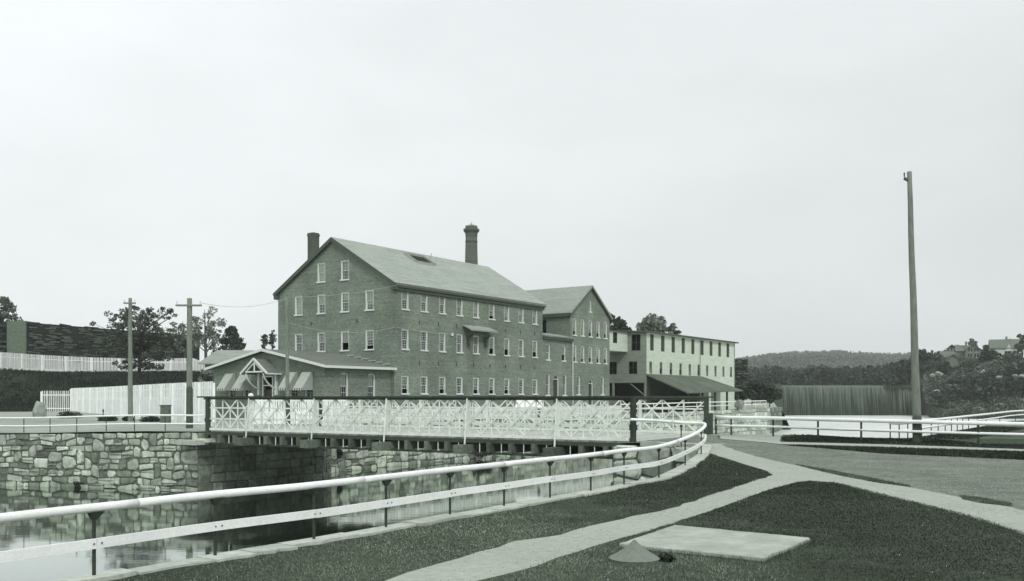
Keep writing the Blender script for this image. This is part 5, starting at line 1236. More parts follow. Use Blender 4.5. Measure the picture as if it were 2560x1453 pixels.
# ------------------------------------------------------------------ trees
def leaf_cloud(centers, radii, n_each, size, rng, flat=1.0):
    """numpy quads scattered in clumps"""
    C = np.repeat(np.array(centers), n_each, axis=0); Rr = np.repeat(np.array(radii), n_each)
    n = len(C); d = rng.normal(size=(n, 3)); d /= np.linalg.norm(d, axis=1)[:, None]; r = Rr * rng.uniform(.15, 1, n) ** .5
    P = C + d * r[:, None] * np.array([1, 1, flat]); a = rng.normal(size=(n, 3)); a /= np.linalg.norm(a, axis=1)[:, None]
    bq = np.cross(a, rng.normal(size=(n, 3))); bq /= np.linalg.norm(bq, axis=1)[:, None]
    s = size * rng.uniform(.55, 1.3, n)[:, None]
    V_ = np.stack([P - a*s, P + bq*s*.6, P + a*s, P - bq*s*.6], axis=1).reshape(-1, 3); F_ = np.arange(len(V_)).reshape(-1, 4)
    return V_, F_
def tree(name, label, x, y, z, H, rad, c0, seed, m='leaf', clumps=26, per=60, leaf=.3, clr=.28, kind='round', group='trees', cat='tree', limbs=6, trunk_r=None, top_bias=0):
    rng = np.random.default_rng(seed); rr = random.Random(seed)
    t = empty(name, (x, y, z)); tag(t, label, cat, group)
    tr = trunk_r or H * .022; b = MB(); bend = rr.uniform(-.04, .04) * H
    b.tube([(0, 0, -.3), (bend * .3, 0, H * .3), (bend * .6, bend * .3, H * .6), (bend, bend * .4, H * .88)], [tr * 1.2, tr, tr * .6, tr * .15], 7)
    C_, R_ = [], []
    zc = (c0 + H) / 2; hz = (H - c0) / 2
    for k in range(clumps):
        if kind == 'fir':
            f = rr.random() ** .8; zz = c0 + (H - c0) * f; rmax = rad * (1 - f) + .15; a = rr.uniform(0, 6.283); q = rmax * rr.uniform(.3, .9)
            C_.append((q * math.cos(a), q * math.sin(a), zz - q * .2)); R_.append(rad * .2 * (1.1 - f * .6))
        elif kind == 'layered':
            f = rr.random(); zz = c0 + (H - c0) * f; q = rad * rr.uniform(.15, 1) * (.65 + .5 * math.sin(f * 3.0)); a = rr.uniform(0, 6.283)
            C_.append((q * math.cos(a), q * math.sin(a), zz)); R_.append(rad * clr * rr.uniform(.7, 1.2))
        else:
            d = Vector((rr.gauss(0, 1), rr.gauss(0, 1), rr.gauss(0, 1))).normalized() * (rr.random() ** .4)
            C_.append((d.x * rad * .85 + bend * .6, d.y * rad * .85, zc + d.z * hz * .85)); R_.append(rad * clr * rr.uniform(.7, 1.35))
    for k in range(min(limbs, clumps)):
        c = Vector(C_[k * max(1, clumps // max(1, limbs)) % clumps]); s0 = Vector((bend * .4, 0, max(H * .15, min(c.z * .6, H * .6)))); b.tube([s0, s0.lerp(c, .5) + UP * .1 * H * .2, c], [tr * .45, tr * .25, tr * .08], 5)
    b.build('trunk', M['bark'], t, True)
    V_, F_ = leaf_cloud(C_, R_, per, leaf, rng, .7 if kind == 'layered' else (.5 if kind == 'fir' else .8))
    np_mesh('crown', V_, F_, M[m], t)
    return t
def treepx(name, label, u, vb, vt, Y, wpx, seed, z=None, **k):
    x = (u - 1280) / FPX * Y; zb = (HV - vb) / FPX * Y if z is None else z; H = (HV - vt) / FPX * Y - zb
    return tree(name, label, x, Y, zb, H, wpx / 2 / FPX * Y, k.pop('c0', .25) * H, seed, **k)
treepx('spreading_tree', 'dark tree with open layered branches on the bank before the slab stack', 349, 942, 768, 135, 205, 1, kind='layered', clumps=210, per=44, leaf=.17, clr=.095, c0=.12, m='leafm', limbs=90)
treepx('leafy_tree', 'pale loose tree at the very left edge behind the stack', 5, 870, 738, 230, 90, 2, m='leafm', clumps=26, per=60, leaf=.4, clr=.26)
treepx('leafy_tree', 'pale thin-leaved tree right of the slab stack', 515, 915, 755, 215, 120, 3, m='leafp', clumps=46, per=34, leaf=.35, clr=.17, c0=.1, limbs=14)
treepx('leafy_tree', 'grey-green tree just behind the wide-armed pole', 462, 905, 790, 225, 90, 31, m='leafp', clumps=30, per=34, leaf=.36, clr=.2, c0=.1, limbs=10)
treepx('conifer', 'dark pointed conifer behind the brick office', 579, 905, 818, 200, 150, 4, kind='fir', m='fir', clumps=120, per=34, leaf=.34, c0=.02)
treepx('small_tree', 'left one of two small round-topped trees above the office roof', 661, 905, 828, 190, 17, 5, m='leafm', clumps=40, per=26, leaf=.17, c0=.35, clr=.42, limbs=3, group='two small trees above the office roof')
treepx('small_tree', 'right one of two small round-topped trees above the office roof', 680, 905, 822, 190, 19, 6, m='leafm', clumps=40, per=26, leaf=.17, c0=.35, clr=.42, limbs=3, group='two small trees above the office roof')
treepx('flowering_shrub', 'pale flowering shrub left of the office wall', 515, 965, 915, 118, 60, 7, m='leafp', clumps=24, per=40, leaf=.22, c0=0, cat='shrub', clr=.25)
treepx('leafy_tree', 'dark tree between the brick wing and the wooden mill', 1540, 900, 782, 190, 95, 8, m='leaf', clumps=30, per=70, leaf=.42, clr=.26)
treepx('leafy_tree', 'pale broad tree behind the wooden mill roof', 1635, 900, 786, 200, 115, 9, m='leafp', clumps=48, per=46, leaf=.38, clr=.2, c0=.3, limbs=12)
treepx('leafy_tree', 'small tree rising right over the wooden mill eave', 1682, 900, 803, 205, 45, 91, m='leafm', clumps=20, per=30, leaf=.36, clr=.22, c0=.3)
for i, (u, vb, vt, Y, w_, lb) in enumerate(((1880, 1010, 945, 175, 70, 'dark bush at the river side of the wood stack'), (1905, 1005, 950, 200, 60, 'bush between the wood stack and the dam pier'), (1924, 1014, 958, 186, 64, 'dark bush at the end of the river wall touching the dam pier'), (1855, 1005, 970, 172, 45, 'low bush under the end of the lean-to roof'))):
    treepx('bush', lb, u, vb, vt, Y, w_, 40 + i, m='leaf', clumps=22, per=60, leaf=.4, c0=0, cat='bush', group='bushes by the dam')

# ------------------------------------------------------------------ dam
dt = empty('dam', (117, 322, WZ)); tag(dt, 'wide stone dam with thin streaks of water falling over it', 'dam'); O = dt.location.copy()
x0, x1, n = 91.0, 141.0, 60; b = MB(O); rg = []
for i in range(n + 1):
    x = x0 + (x1 - x0) * i / n; j = .12 * math.sin(i * 1.9) + .1 * math.sin(i * .7)
    rg.append([Vector((x, 322.0 + .8 * k_ + (j * f), z)) for (k_, f, z) in ((4.2, 0, 3.55), (2.6, .2, 3.45), (1.9, .5, 2.9), (1.4, .8, 1.0), (.9, 1, -2), (.3, 1.2, -5), (0, 1, WZ - .1))])
for r0, r1 in zip(rg, rg[1:]):
    for k in range(6): b.poly([r0[k], r1[k], r1[k + 1], r0[k + 1]])
bp(b, 'water_curtain', M['dam'], dt)
b = MB(O); b.abox(89.5, 143, 324.6, 330, -7, 3.45); bp(b, 'core', M['joint'], dt)
b = MB(O); b.abox(91, 141, 326.3, 326.5, 3.4, 4.0); bp(b, 'flashboards', M['beam'], dt)
b = MB(O); b.hexa([(88.4, 317, -7), (91.5, 317, -7), (91.5, 330, -7), (88.4, 330, -7)], [(88.8, 320, 4.2), (91.2, 320, 4.2), (91.2, 330, 4.2), (88.8, 330, 4.2)]); bp(b, 'left_pier', M['woodshed'], dt)
b = MB(O); b.hexa([(140.5, 313, -7), (146, 313, -7), (146, 332, -7), (140.5, 332, -7)], [(140.5, 320, 4.3), (143.6, 320, 4.3), (143.6, 332, 4.3), (140.5, 332, 4.3)]); bp(b, 'right_pier', M['woodshed'], dt)
b = MB(O); b.abox(127.5, 140.4, 323.0, 323.5, 2.9, 3.95)
for k in range(5): b.abox(128.5 + k * 2.6, 128.9 + k * 2.6, 322.7, 323.0, 2.2, 4.1)
bp(b, 'plank_gates', M['woodshed'], dt)
sheet('mill_pond', [(60, 330), (420, 330), (420, 352), (60, 352)], 3.3, M['pond'])

# ------------------------------------------------------------------ houses on the right hill
def house(name, label, u, vb, Y, W, D, Hw, Hr, wall_m, wins, ch=(), rot=-.40, ridge='x', base=3, gable=None):
    x = (u - 1280) / FPX * Y; z = (HV - vb) / FPX * Y; t = empty(name, (x, Y, z)); tag(t, label, 'house', 'houses on the hill'); t.rotation_euler.z = rot
    b = MB(); 
    if ridge == 'x':
        wall_holes(b, lambda a, zz: Vector((a, 0, zz)), [(-W/2, -base), (W/2, -base), (W/2, Hw), (-W/2, Hw)], [rect(a, w_, z0, z1) for a, w_, z0, z1 in wins], .2, Vector((0, -1, 0)))
        b.poly([(-W/2, 0, -base), (-W/2, D, -base), (-W/2, D, Hw), (-W/2, D/2, Hw + Hr), (-W/2, 0, Hw)]); b.poly([(W/2, 0, -base), (W/2, D, -base), (W/2, D, Hw), (W/2, D/2, Hw + Hr), (W/2, 0, Hw)])
    else:
        wall_holes(b, lambda a, zz: Vector((a, 0, zz)), [(-W/2, -base), (W/2, -base), (W/2, Hw), (0, Hw + Hr), (-W/2, Hw)], [rect(a, w_, z0, z1) for a, w_, z0, z1 in wins], .2, Vector((0, -1, 0)))
        for sx in (-1, 1): b.poly([(sx*W/2, 0, -base), (sx*W/2, D, -base), (sx*W/2, D, Hw), (sx*W/2, 0, Hw)])
    b.poly([(-W/2, D, -base), (W/2, D, -base), (W/2, D, Hw), (-W/2, D, Hw)]); b.build('wall', M[wall_m], t)
    o_ = .5
    for sg_ in (-1, 1):
        b = MB()
        if ridge == 'x':
            yy = -o_ if sg_ < 0 else D + o_; P = [Vector((-W/2 - o_, yy, Hw - .35)), Vector((W/2 + o_, yy, Hw - .35)), Vector((W/2 + o_, D/2, Hw + Hr + .1)), Vector((-W/2 - o_, D/2, Hw + Hr + .1))]
        else: P = [Vector((sg_ * (W/2 + o_), -o_, Hw - .35)), Vector((sg_ * (W/2 + o_), D, Hw - .35)), Vector((0, D, Hw + Hr + .1)), Vector((0, -o_, Hw + Hr + .1))]
        b.hexa(P, [p + UP * .18 for p in P]); b.build('roof', M['houseroof'], t)
    b = MB(); b.poly([(-W/2 + .3, 1, 0), (W/2 - .3, 1, 0), (W/2 - .3, 1, Hw), (-W/2 + .3, 1, Hw)]); b.build('inner_wall', M['dark'], t)
    for a, w_, z0, z1 in wins:
        b = MB(); b.bar((a - w_/2, -.03, z0), (a + w_/2, -.03, z0), .1, .1); b.bar((a, .02, z0), (a, .02, z1), .05, .08, up=(1,0,0)); q = b.build('window', M['trim'], t); b = MB(); b.poly([(a - w_/2, .1, z0), (a + w_/2, .1, z0), (a + w_/2, .1, z1), (a - w_/2, .1, z1)]); b.build('pane', M['dark'], q)
    for a, y_, h in ch: b = MB(); b.abox(a - .35, a + .35, y_ - .35, y_ + .35, Hw, Hw + Hr + h); b.build('chimney', M['brick'], t)
    return t
h1 = house('white_house', 'white two-storey house with a broad grey roof on the hilltop at far right', 2517, 893, 352, 10.5, 8, 3.6, 3.0, 'housewall', [(-1.2+1.5, 2.0, .9, 2.3), (1.2+1.9, 2.0, .9, 2.3)], [(.2, 4, 1.3), (1.4, 3.2, .4)])
b = MB(); b.hexa([(-.6, -.4, 2.2), (2.0, -.4, 2.2), (2.0, 2, 2.2), (-.6, 2, 2.2)], [(.6, -.4, 4.6), (.8, -.4, 4.6), (.8, 3, 4.6), (.6, 3, 4.6)]); b.build('dormer', M['housewall'], h1)
house('gabled_house', 'grey house with a front gable and four windows between hill trees', 2433, 898, 345, 5.2, 8, 3.4, 1.9, 'housewall2', [(-1.1, 1.4, .5, 1.9), (1.1, 1.4, .5, 1.9), (-.95, 1.2, 2.6, 4.0), (.95, 1.2, 2.6, 4.0)], [(-2.2, 4, 1.4)], ridge='y')
house('gabled_house_extension', 'lower grey wing with a slate roof left of the four-window gable', 2408, 894, 349, 4.4, 6, 2.6, 1.8, 'housewall2', [(.4, .8, .6, 1.6)], [])
house('low_house', 'small low grey house with a pale gable, leftmost on the hill', 2383, 913, 330, 4.8, 7, 2.0, 1.5, 'housewall2', [], [], ridge='y')
house('low_house', 'low-roofed house with twin chimney stacks behind the leftmost gable', 2376, 900, 356, 6.2, 6, 1.0, 2.2, 'housewall2', [], [(.0, 3, 1.2), (1.0, 3, 1.2)])

# ------------------------------------------------------------------ hillside vegetation, forest
def blob_forest(name, pts, m, seed, nq, sf=.34):
    rng = np.random.default_rng(seed); VV = []; n0 = 0
    for (x, y, z, h, r, fir) in pts:
        k = nq; u = rng.uniform(0, 1, k); a = rng.uniform(0, 6.283, k)
        prof = (1 - u) * (.35 + .65 * rng.uniform(0, 1, k)) if fir else np.sqrt(np.clip(1 - (2 * u - 1) ** 2, 0, 1)) * (.6 + .4 * rng.uniform(0, 1, k))
        C = np.stack([x + r * prof * np.cos(a), y + r * prof * np.sin(a), z + h * (.05 + .95 * u)], 1)
        aa = rng.normal(size=(k, 3)); aa /= np.linalg.norm(aa, axis=1)[:, None]; bb = np.cross(aa, rng.normal(size=(k, 3))); bb /= np.linalg.norm(bb, axis=1)[:, None]
        s = r * sf * rng.uniform(.6, 1.3, k)[:, None]
        VV.append(np.stack([C - aa*s, C + bb*s*.7, C + aa*s, C - bb*s*.7], 1).reshape(-1, 3))
    V_ = np.concatenate(VV); return np_mesh(name, V_, np.arange(len(V_)).reshape(-1, 4), m)
rng = random.Random(21); pts = []
for i in range(4200):
    y = 380 + 1330 * rng.random() ** .8; u = rng.uniform(1780, 2480); x = (u - 1280) / FPX * y
    h = rng.uniform(6.5, 9.5) if y < 600 else rng.uniform(9, 15); pts.append((x, y, zH(x, y) - .5, h, h * rng.uniform(.24, .4), rng.random() < .35))
o = blob_forest('forest', [p for p in pts if p[1] < 650], M['forest'], 1, 90, .24); tag(o, 'dark wood on the low ground behind the dam', 'forest', kind='stuff')
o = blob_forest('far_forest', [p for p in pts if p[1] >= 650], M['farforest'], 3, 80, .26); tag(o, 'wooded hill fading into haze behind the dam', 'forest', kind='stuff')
pts = []
for i in range(230):
    u = rng.uniform(1850, 2365); y = rng.uniform(353, 372); x = (u - 1280) / FPX * y; vt = np.interp(u, [1850, 1900, 2000, 2100, 2200, 2260, 2345], [945, 940, 925, 918, 915, 905, 890]) + rng.uniform(-6, 22)
    h = (HV - vt) / FPX * y - 3.5; pts.append((x, y, 3.0, h, rng.uniform(1.8, 3.2), rng.random() < .3))
o = blob_forest('shore_thicket', pts, M['forest'], 2, 300, .17); tag(o, 'thicket of young trees on the pond shore just behind the dam', 'thicket', kind='stuff')
for i, (u, vb, vt, Y, w_, m_, lb) in enumerate((
    (2306, 960, 872, 300, 85, 'leaf', 'big dark tree on the skyline beside the tall bare pole'),
    (2268, 960, 893, 320, 70, 'leaf', 'dark round tree behind the dam gates'),
    (2395, 905, 868, 362, 55, 'leaf', 'dark tree between the two left hill houses'),
    (2431, 885, 845, 372, 22, 'leafp', 'thin pale tree rising behind the four-window house'),
    (2470, 890, 862, 366, 28, 'leafm', 'small tree left of the white house'),
    (2556, 892, 832, 345, 34, 'leafm', 'tree right of the white house at the photo edge'),
    (2346, 912, 888, 345, 30, 'leafm', 'small dark tree left of the low grey house'))):
    treepx('hill_tree', lb, u, vb, vt, Y, w_, 60 + i, m=m_, clumps=26, per=46, leaf=.6, clr=.28, c0=.12)
# shrubs on the river hillside: the largest are things, ground cover is stuff
rng = random.Random(33); spots = [(2360, 1030, 120, 62, 'leaf'), (2400, 1010, 150, 70, 'leafm'), (2450, 1035, 118, 90, 'leaf'), (2500, 1000, 150, 80, 'leaf'), (2545, 1030, 122, 90, 'leaf'), (2350, 990, 200, 60, 'leafm'), (2395, 965, 230, 55, 'leaf'), (2445, 975, 200, 62, 'leaf'), (2500, 960, 220, 60, 'leafm'), (2550, 965, 205, 70, 'leaf'), (2420, 930, 280, 50, 'leafm'), (2475, 920, 290, 50, 'leaf'), (2530, 925, 280, 52, 'leafm'), (2360, 935, 290, 46, 'leaf')]
spots += [(2340, 1045, 118, 46, 'leafm'), (2600, 1020, 130, 80, 'leaf'), (2640, 985, 180, 80, 'leafm')]
BL_ = ['dark bush just right of the dam pier, low by the river bank railing', 'pale bush behind the second dark bush from the dam pier', 'broad dark bush low on the slope midway between dam pier and photo edge',
 'dark bush above the bend of the river bank railing', 'largest dark bush low on the slope at the photo edge', 'pale loose bush right behind the dam pier', 'dark bush halfway up the slope below the leftmost hill house',
 'dark bush halfway up the slope below the four-window house', 'pale bush halfway up the slope below the gap between the houses', 'dark bush halfway up the slope at the photo edge', 'small pale bush high up below the four-window house',
 'small dark bush high up between the four-window house and the white house', 'small pale bush high up right under the white house', 'small dark bush on the crest just right of the tall bare pole', 'pale bush at the water edge where the river bank railing begins to rise',
 'dark bush low down just past the photo edge', 'pale bush halfway up just past the photo edge']
for i, (u, v, Y, w_, m_) in enumerate(spots):
    Y = float(np.interp(Y, [118, 160, 200, 240, 280, 300], [286, 291, 302, 310, 322, 332])); x = (u - 1280) / FPX * Y; z = zS(x, Y); r = w_ / 2 / FPX * Y
    tree('hillside_bush', BL_[i], x, Y, z - .2, r * 1.5, r, .0, 100 + i, m=m_, clumps=20, per=70, leaf=max(.2, .13 * r), clr=.34, group='bushes on the river hillside', cat='bush', limbs=3)
pts = []
for i in range(2400):
    Y = rng.uniform(274, 344); u = rng.uniform(2325, 2720); x = (u - 1280) / FPX * Y; z = zS(x, Y); h = rng.uniform(.9, 3.0) if Y < 322 else rng.uniform(.5, 1.3)
    if x < 128 or (Y < 290 and x < 131): continue
    pts.append((x, Y, z - .2, h, h * rng.uniform(.6, 1.1), False))
for i in range(150):
    f_ = rng.random() * 4.999; k_ = int(f_); seq = [(143, 318), (136, 300), (128, 286), (134, 271), (150, 275), (190, 273)]; a_, c_ = seq[k_], seq[k_ + 1]; g_ = f_ - k_
    h = rng.uniform(1.6, 3.4); pts.append((a_[0] + (c_[0] - a_[0]) * g_ + rng.uniform(-1.2, 1.5), a_[1] + (c_[1] - a_[1]) * g_ + rng.uniform(-1.6, 1.0), -6.6, h, h * .55, False))
tag(blob_forest('hillside_scrub', pts[::7], M['leafp'], 6, 150, .15), 'paler clumps in the hillside scrub', 'scrub', kind='stuff')
o = blob_forest('hillside_scrub', [p for i_, p in enumerate(pts) if i_ % 7], M['leafm'], 5, 150, .15); tag(o, 'mixed scrub covering the river hillside', 'scrub', kind='stuff')
RL_ = [a_ + ' boulder ' + b_ for a_, b_ in (('small pale', 'on top of the dam pier, nearest the tall pole'), ('pale', 'right behind the dam pier'), ('small', 'below the leftmost low house'), ('long pale', 'in the middle of the slope below the four-window house'), ('small', 'touching the long pale boulder mid-slope'), ('small', 'mid-slope left of the white house'), ('pale', 'mid-slope in front of the dark bushes'), ('round pale', 'below the white house'), ('bright', 'mid-slope nearest the photo edge'), ('grey', 'lower slope below the white house'), ('grey', 'left slope beside the dam pier'), ('flat', 'on the slope between dam pier and leftmost house'), ('small low', 'near the river bank railing'), ('wide', 'at the foot of the dam pier'), ('tiny', 'highest up, under the white house'))]
for i, (u, Y, w_) in enumerate(((2325, 300, 14), (2340, 298, 16), (2390, 260, 10), (2455, 262, 22), (2470, 258, 12), (2488, 240, 12), (2478, 205, 18), (2530, 230, 14), (2548, 224, 16), (2500, 186, 12), (2372, 205, 16), (2362, 250, 18), (2445, 150, 12), (2335, 190, 22), (2515, 300, 12))):
    Y = float(np.interp(Y, [118, 160, 200, 240, 280, 300], [284, 288, 297, 305, 316, 325])); x = (u - 1280) / FPX * Y; r = w_ / 2 / FPX * Y; boulder('hillside_boulder', RL_[i], x, Y - 2, zS(x, Y) + r * .7 + 1.6, r * 1.3, r, r * .8, i + 20, group='boulders on the river hillside')

# ------------------------------------------------------------------ lawn objects
P = [G(1685.5, 1321), G(2025, 1354), G(1910, 1404), G(1549.5, 1368)]; cz = zN(*P[0])
PP = []
for k in range(4):
    a_, c_ = Vector(P[k]), Vector(P[(k + 1) % 4])
    for q in range(14): p_ = a_.lerp(c_, q / 14); PP.append(p_ + Vector((mnoise.noise(Vector((p_.x * 3, p_.y * 3, 1))), mnoise.noise(Vector((p_.x * 3, p_.y * 3, 5))))) * .035)
b = MB(Vector((P[0][0], P[0][1], cz))); cc_ = sum(PP, Vector((0, 0))) / len(PP)
bot = [Vector((p_.x, p_.y, cz - .1)) for p_ in PP]; mid_ = [Vector((p_.x, p_.y, cz + .055 + .01 * mnoise.noise(Vector((p_.x * 4, p_.y * 4, 2))))) for p_ in PP]; top_ = [Vector((cc_.x + (p_.x - cc_.x) * .985, cc_.y + (p_.y - cc_.y) * .985, cz + .075)) for p_ in PP]
n_ = len(PP)
for k in range(n_):
    j_ = (k + 1) % n_; b.poly([bot[k], bot[j_], mid_[j_], mid_[k]]); b.poly([mid_[k], mid_[j_], top_[j_], top_[k]])
b.poly(top_)
tag(b.build('cement_slab', M['conc']), 'flat pale four-sided cement slab set in the lawn', 'slab')
x, y = G(1586, 1403); cz = zN(x, y); t = empty('vent_cone', (x, y, cz)); tag(t, 'small conical metal cap on the lawn beside the cement slab', 'vent cap')
b = MB(); n = 40; prof = [(.42, .05), (.30, .115), (.18, .20), (.08, .285), (.02, .345)]
for r, z in prof:
    for k in range(n): a = 2 * math.pi * k / n; q = r * (1 + (.03 if k % 2 else -.01)); b.v.append((q * math.cos(a), q * math.sin(a), z + (.006 if k % 2 else 0)))
for q in range(len(prof) - 1):
    for k in range(n): j_ = (k + 1) % n; b.f.append([q*n + k, q*n + j_, (q+1)*n + j_, (q+1)*n + k])
b.v.append((0, 0, .36)); e_ = (len(prof) - 1) * n
for k in range(n): b.f.append([e_ + k, e_ + (k + 1) % n, len(b.v) - 1])
b.build('cone', M['zinc'], t)
b = MB(); b.tube([(0, 0, -.06), (0, 0, .05)], .415, 36); b.build('rim', M['beam'], t)
x, y = G(1665, 1404); tree('weed_tuft', 'small dark leafy weed beside the conical cap', x, y, zN(x, y) - .02, .16, .17, 0, 7, m='leaf', clumps=12, per=26, leaf=.035, clr=.4, cat='plant', group=None, limbs=2)
for i, (u, Y, w_, lb) in enumerate(((172, 97, 60, 'weeds at the foot of the short picket fence'), (322, 90, 30, 'weeds round the foot of the slim pole'), (270, 90, 50, 'low weeds before the tall fence'), (375, 88, 50, 'weeds between the slim pole and the wooden box'))):
    x = (u - 1280) / FPX * Y; tree('weed_clump', lb, x, Y, zF(x, Y) - .05, .5, w_ / 2 / FPX * Y, 0, 70 + i, m='leaf', clumps=24, per=50, leaf=.1, clr=.35, cat='weeds', group='weeds along the fence', limbs=0)
for i, (u, v, Y, w_, lb) in enumerate(((835, 1135, 80.3, 55, 'bush growing from the canal wall behind the abutment'), (1690, 1128, 44.9, 34, 'small dark bush in the boulder wall by the curved railing'), (1205, 1127, 96, 60, 'ferns growing low on the pale canal wall'), (205, 1213, 66.3, 40, 'dark undergrowth at the foot of the rubble wall'))):
    x = (u - 1280) / FPX * Y; z = (HV - v) / FPX * Y; r = w_ / 2 / FPX * Y; tree('wall_bush', lb, x, Y, z - r * .5, r * 1.2, r, 0, 80 + i, m='leaf', clumps=18, per=50, leaf=.07 * r + .04, clr=.35, cat='bush', group='bushes on the canal walls', limbs=2)

# grass blades
def blades(name, label, polys, n, seed, h, wdt, m, hfun, excl=(), dens_fall=True, m2=None):
    rg = np.random.default_rng(seed); xs, ys = [], []
    for poly in polys:
        P = np.array(poly); lo, hi = P.min(0), P.max(0); k = 0
        X = rg.uniform(lo[0], hi[0], n * 3); Y = rg.uniform(0, 1, n * 3)
        Y = lo[1] + (hi[1] - lo[1]) * Y ** (1.5 if dens_fall else 1)
        def ins(P_, X, Y):
            c = np.zeros(len(X), bool); j = len(P_) - 1
            for i in range(len(P_)):
                xi, yi = P_[i]; xj, yj = P_[j]
                if yi != yj: c ^= ((yi > Y) != (yj > Y)) & (X < (xj - xi) * (Y - yi) / (yj - yi) + xi)
                j = i
            return c
        ok = ins(P, X, Y) & (np.abs(X) < .6 * Y + 1)
        ok &= np.array([mnoise.noise(Vector((a * .9, c * .9, seed))) + .5 * mnoise.noise(Vector((a * 3.1, c * 3.1, seed))) < .28 + .5 * r_ for a, c, r_ in zip(X, Y, rg.uniform(0, 1, len(X)))]) | (n < 60000)
        for e in excl: ok &= ~ins(np.array(e), X, Y)
        xs.append(X[ok][:n]); ys.append(Y[ok][:n])
    X = np.concatenate(xs); Y = np.concatenate(ys); Z = np.array([hfun(a, c) for a, c in zip(X, Y)]); k = len(X)
    a = rg.uniform(0, 6.283, k); sc = np.clip(Y / 16, 1, 2.4) ; hh = h * rg.uniform(.5, 1.3, k); ww = wdt * sc * rg.uniform(.6, 1.3, k)
    dx, dy = np.cos(a) * ww, np.sin(a) * ww; lx, ly = rg.normal(0, .5, k) * hh, rg.normal(0, .5, k) * hh
    B = np.stack([X, Y, Z - .01], 1); V_ = np.stack([B - np.stack([dx, dy, 0 * dx], 1), B + np.stack([dx, dy, 0 * dx], 1), B + np.stack([lx, ly, hh], 1)], 1).reshape(-1, 3)
    if m2 is not None:         # blade colour turns paler toward the near left, darker elsewhere
        q = X + .35 * (Y - 15) + 1.2 * np.array([mnoise.noise(Vector((a_ * .5, c_ * .5, 4))) for a_, c_ in zip(X, Y)])
        p_ = (8.2 - q) / 7.5 + .30 * np.array([mnoise.noise(Vector((a_ * 1.1, c_ * 1.1, 8))) for a_, c_ in zip(X, Y)]) + rg.uniform(-.16, .16, k); VV = V_.reshape(-1, 3, 3); hi_, lo_ = p_ > .66, p_ < .33
        for part_, mm_, lb_ in ((VV[hi_], m2, 'pale blades of ' + label), (VV[~hi_ & ~lo_], M['grassmid'], 'medium green blades of ' + label), (VV[lo_], m, label)):
            vv = part_.reshape(-1, 3); tag(np_mesh(name, vv, np.arange(len(vv)).reshape(-1, 3), mm_), lb_, 'grass', kind='stuff')
        return
    o = np_mesh(name, V_, np.arange(len(V_)).reshape(-1, 3), m); tag(o, label, 'grass', kind='stuff'); return o
road_w = road_poly; foot_w = strip_poly
cop_in = [(bank[i][0] + .42 * 1, bank[i][1] - .1) for i in range(len(posts) + 1)]
inner_edge = []
for i in range(1, len(posts) + 1):
    a = Vector(bank[max(i - 1, 0)]); c = Vector(bank[min(i + 1, len(posts))]); d = (c - a).normalized(); inner_edge.append((bank[i][0] + d.y * .40, bank[i][1] - d.x * .40))
slab_w = P_slab = [G(1685.5, 1324), G(2025, 1356), G(1910, 1406), G(1549.5, 1369)]
lawn1 = inner_edge + [(8.8, 42.6)] + px(tri_edge)[:0] + px([(1757, 1133), (1762, 1131), (1850, 1160), (1900, 1174), (1927, 1184)]) + px(pathA_up) + [(-6.0, 7.0), (-9, 5)]
blades('lawn_grass', 'mown grass between the railing and the narrow path', [lawn1], 150000, 1, .04, .0075, M['grassblade'], zN, m2=M['grasspale'])
lawn2 = px(pathA_lo) + px(B_lo) + [(30, 14), (4, 8), (-2, 8)]
blades('lawn_grass', 'mown grass round the cement slab', [lawn2], 220000, 2, .04, .0075, M['grassblade'], zN, excl=[slab_w], m2=M['grasspale'])
blades('verge_grass', 'ragged grass tufts between path and road', [vg1, vg2], 2600, 3, .06, .010, M['grassmid'], zN, dens_fall=False)
strip_lo = px([(1970, 1114), (2203, 1120), (2560, 1131), (2900, 1144)]) + px([(2900, 1160), (2560, 1150), (2203, 1134)])
blades('verge_grass', 'dark grass strip between footway and road', [strip_lo], 26000, 4, .09, .016, M['grassblade'], zN, dens_fall=False)
strip_up = px([(1950, 1094), (2153, 1099), (2446, 1110), (2800, 1118)]) + px([(2800, 1130), (2560, 1122), (2200, 1110), (1960, 1104)])
blades('verge_grass', 'grass strip under the road railing', [strip_up], 14000, 5, .07, .018, M['grassblade'], zN, dens_fall=False)
bankedge = [(16.5, 56.4), (19.4, 55.1), (21.8, 55.6), (24.0, 59.0), (44, 88), (46, 84), (26, 56), (20, 53), (16.5, 54)]
blades('bank_grass', 'rank grass along the river edge beyond the railing', [bankedge], 14000, 6, .08, .03, M['grassblade'], zNR, dens_fall=False)

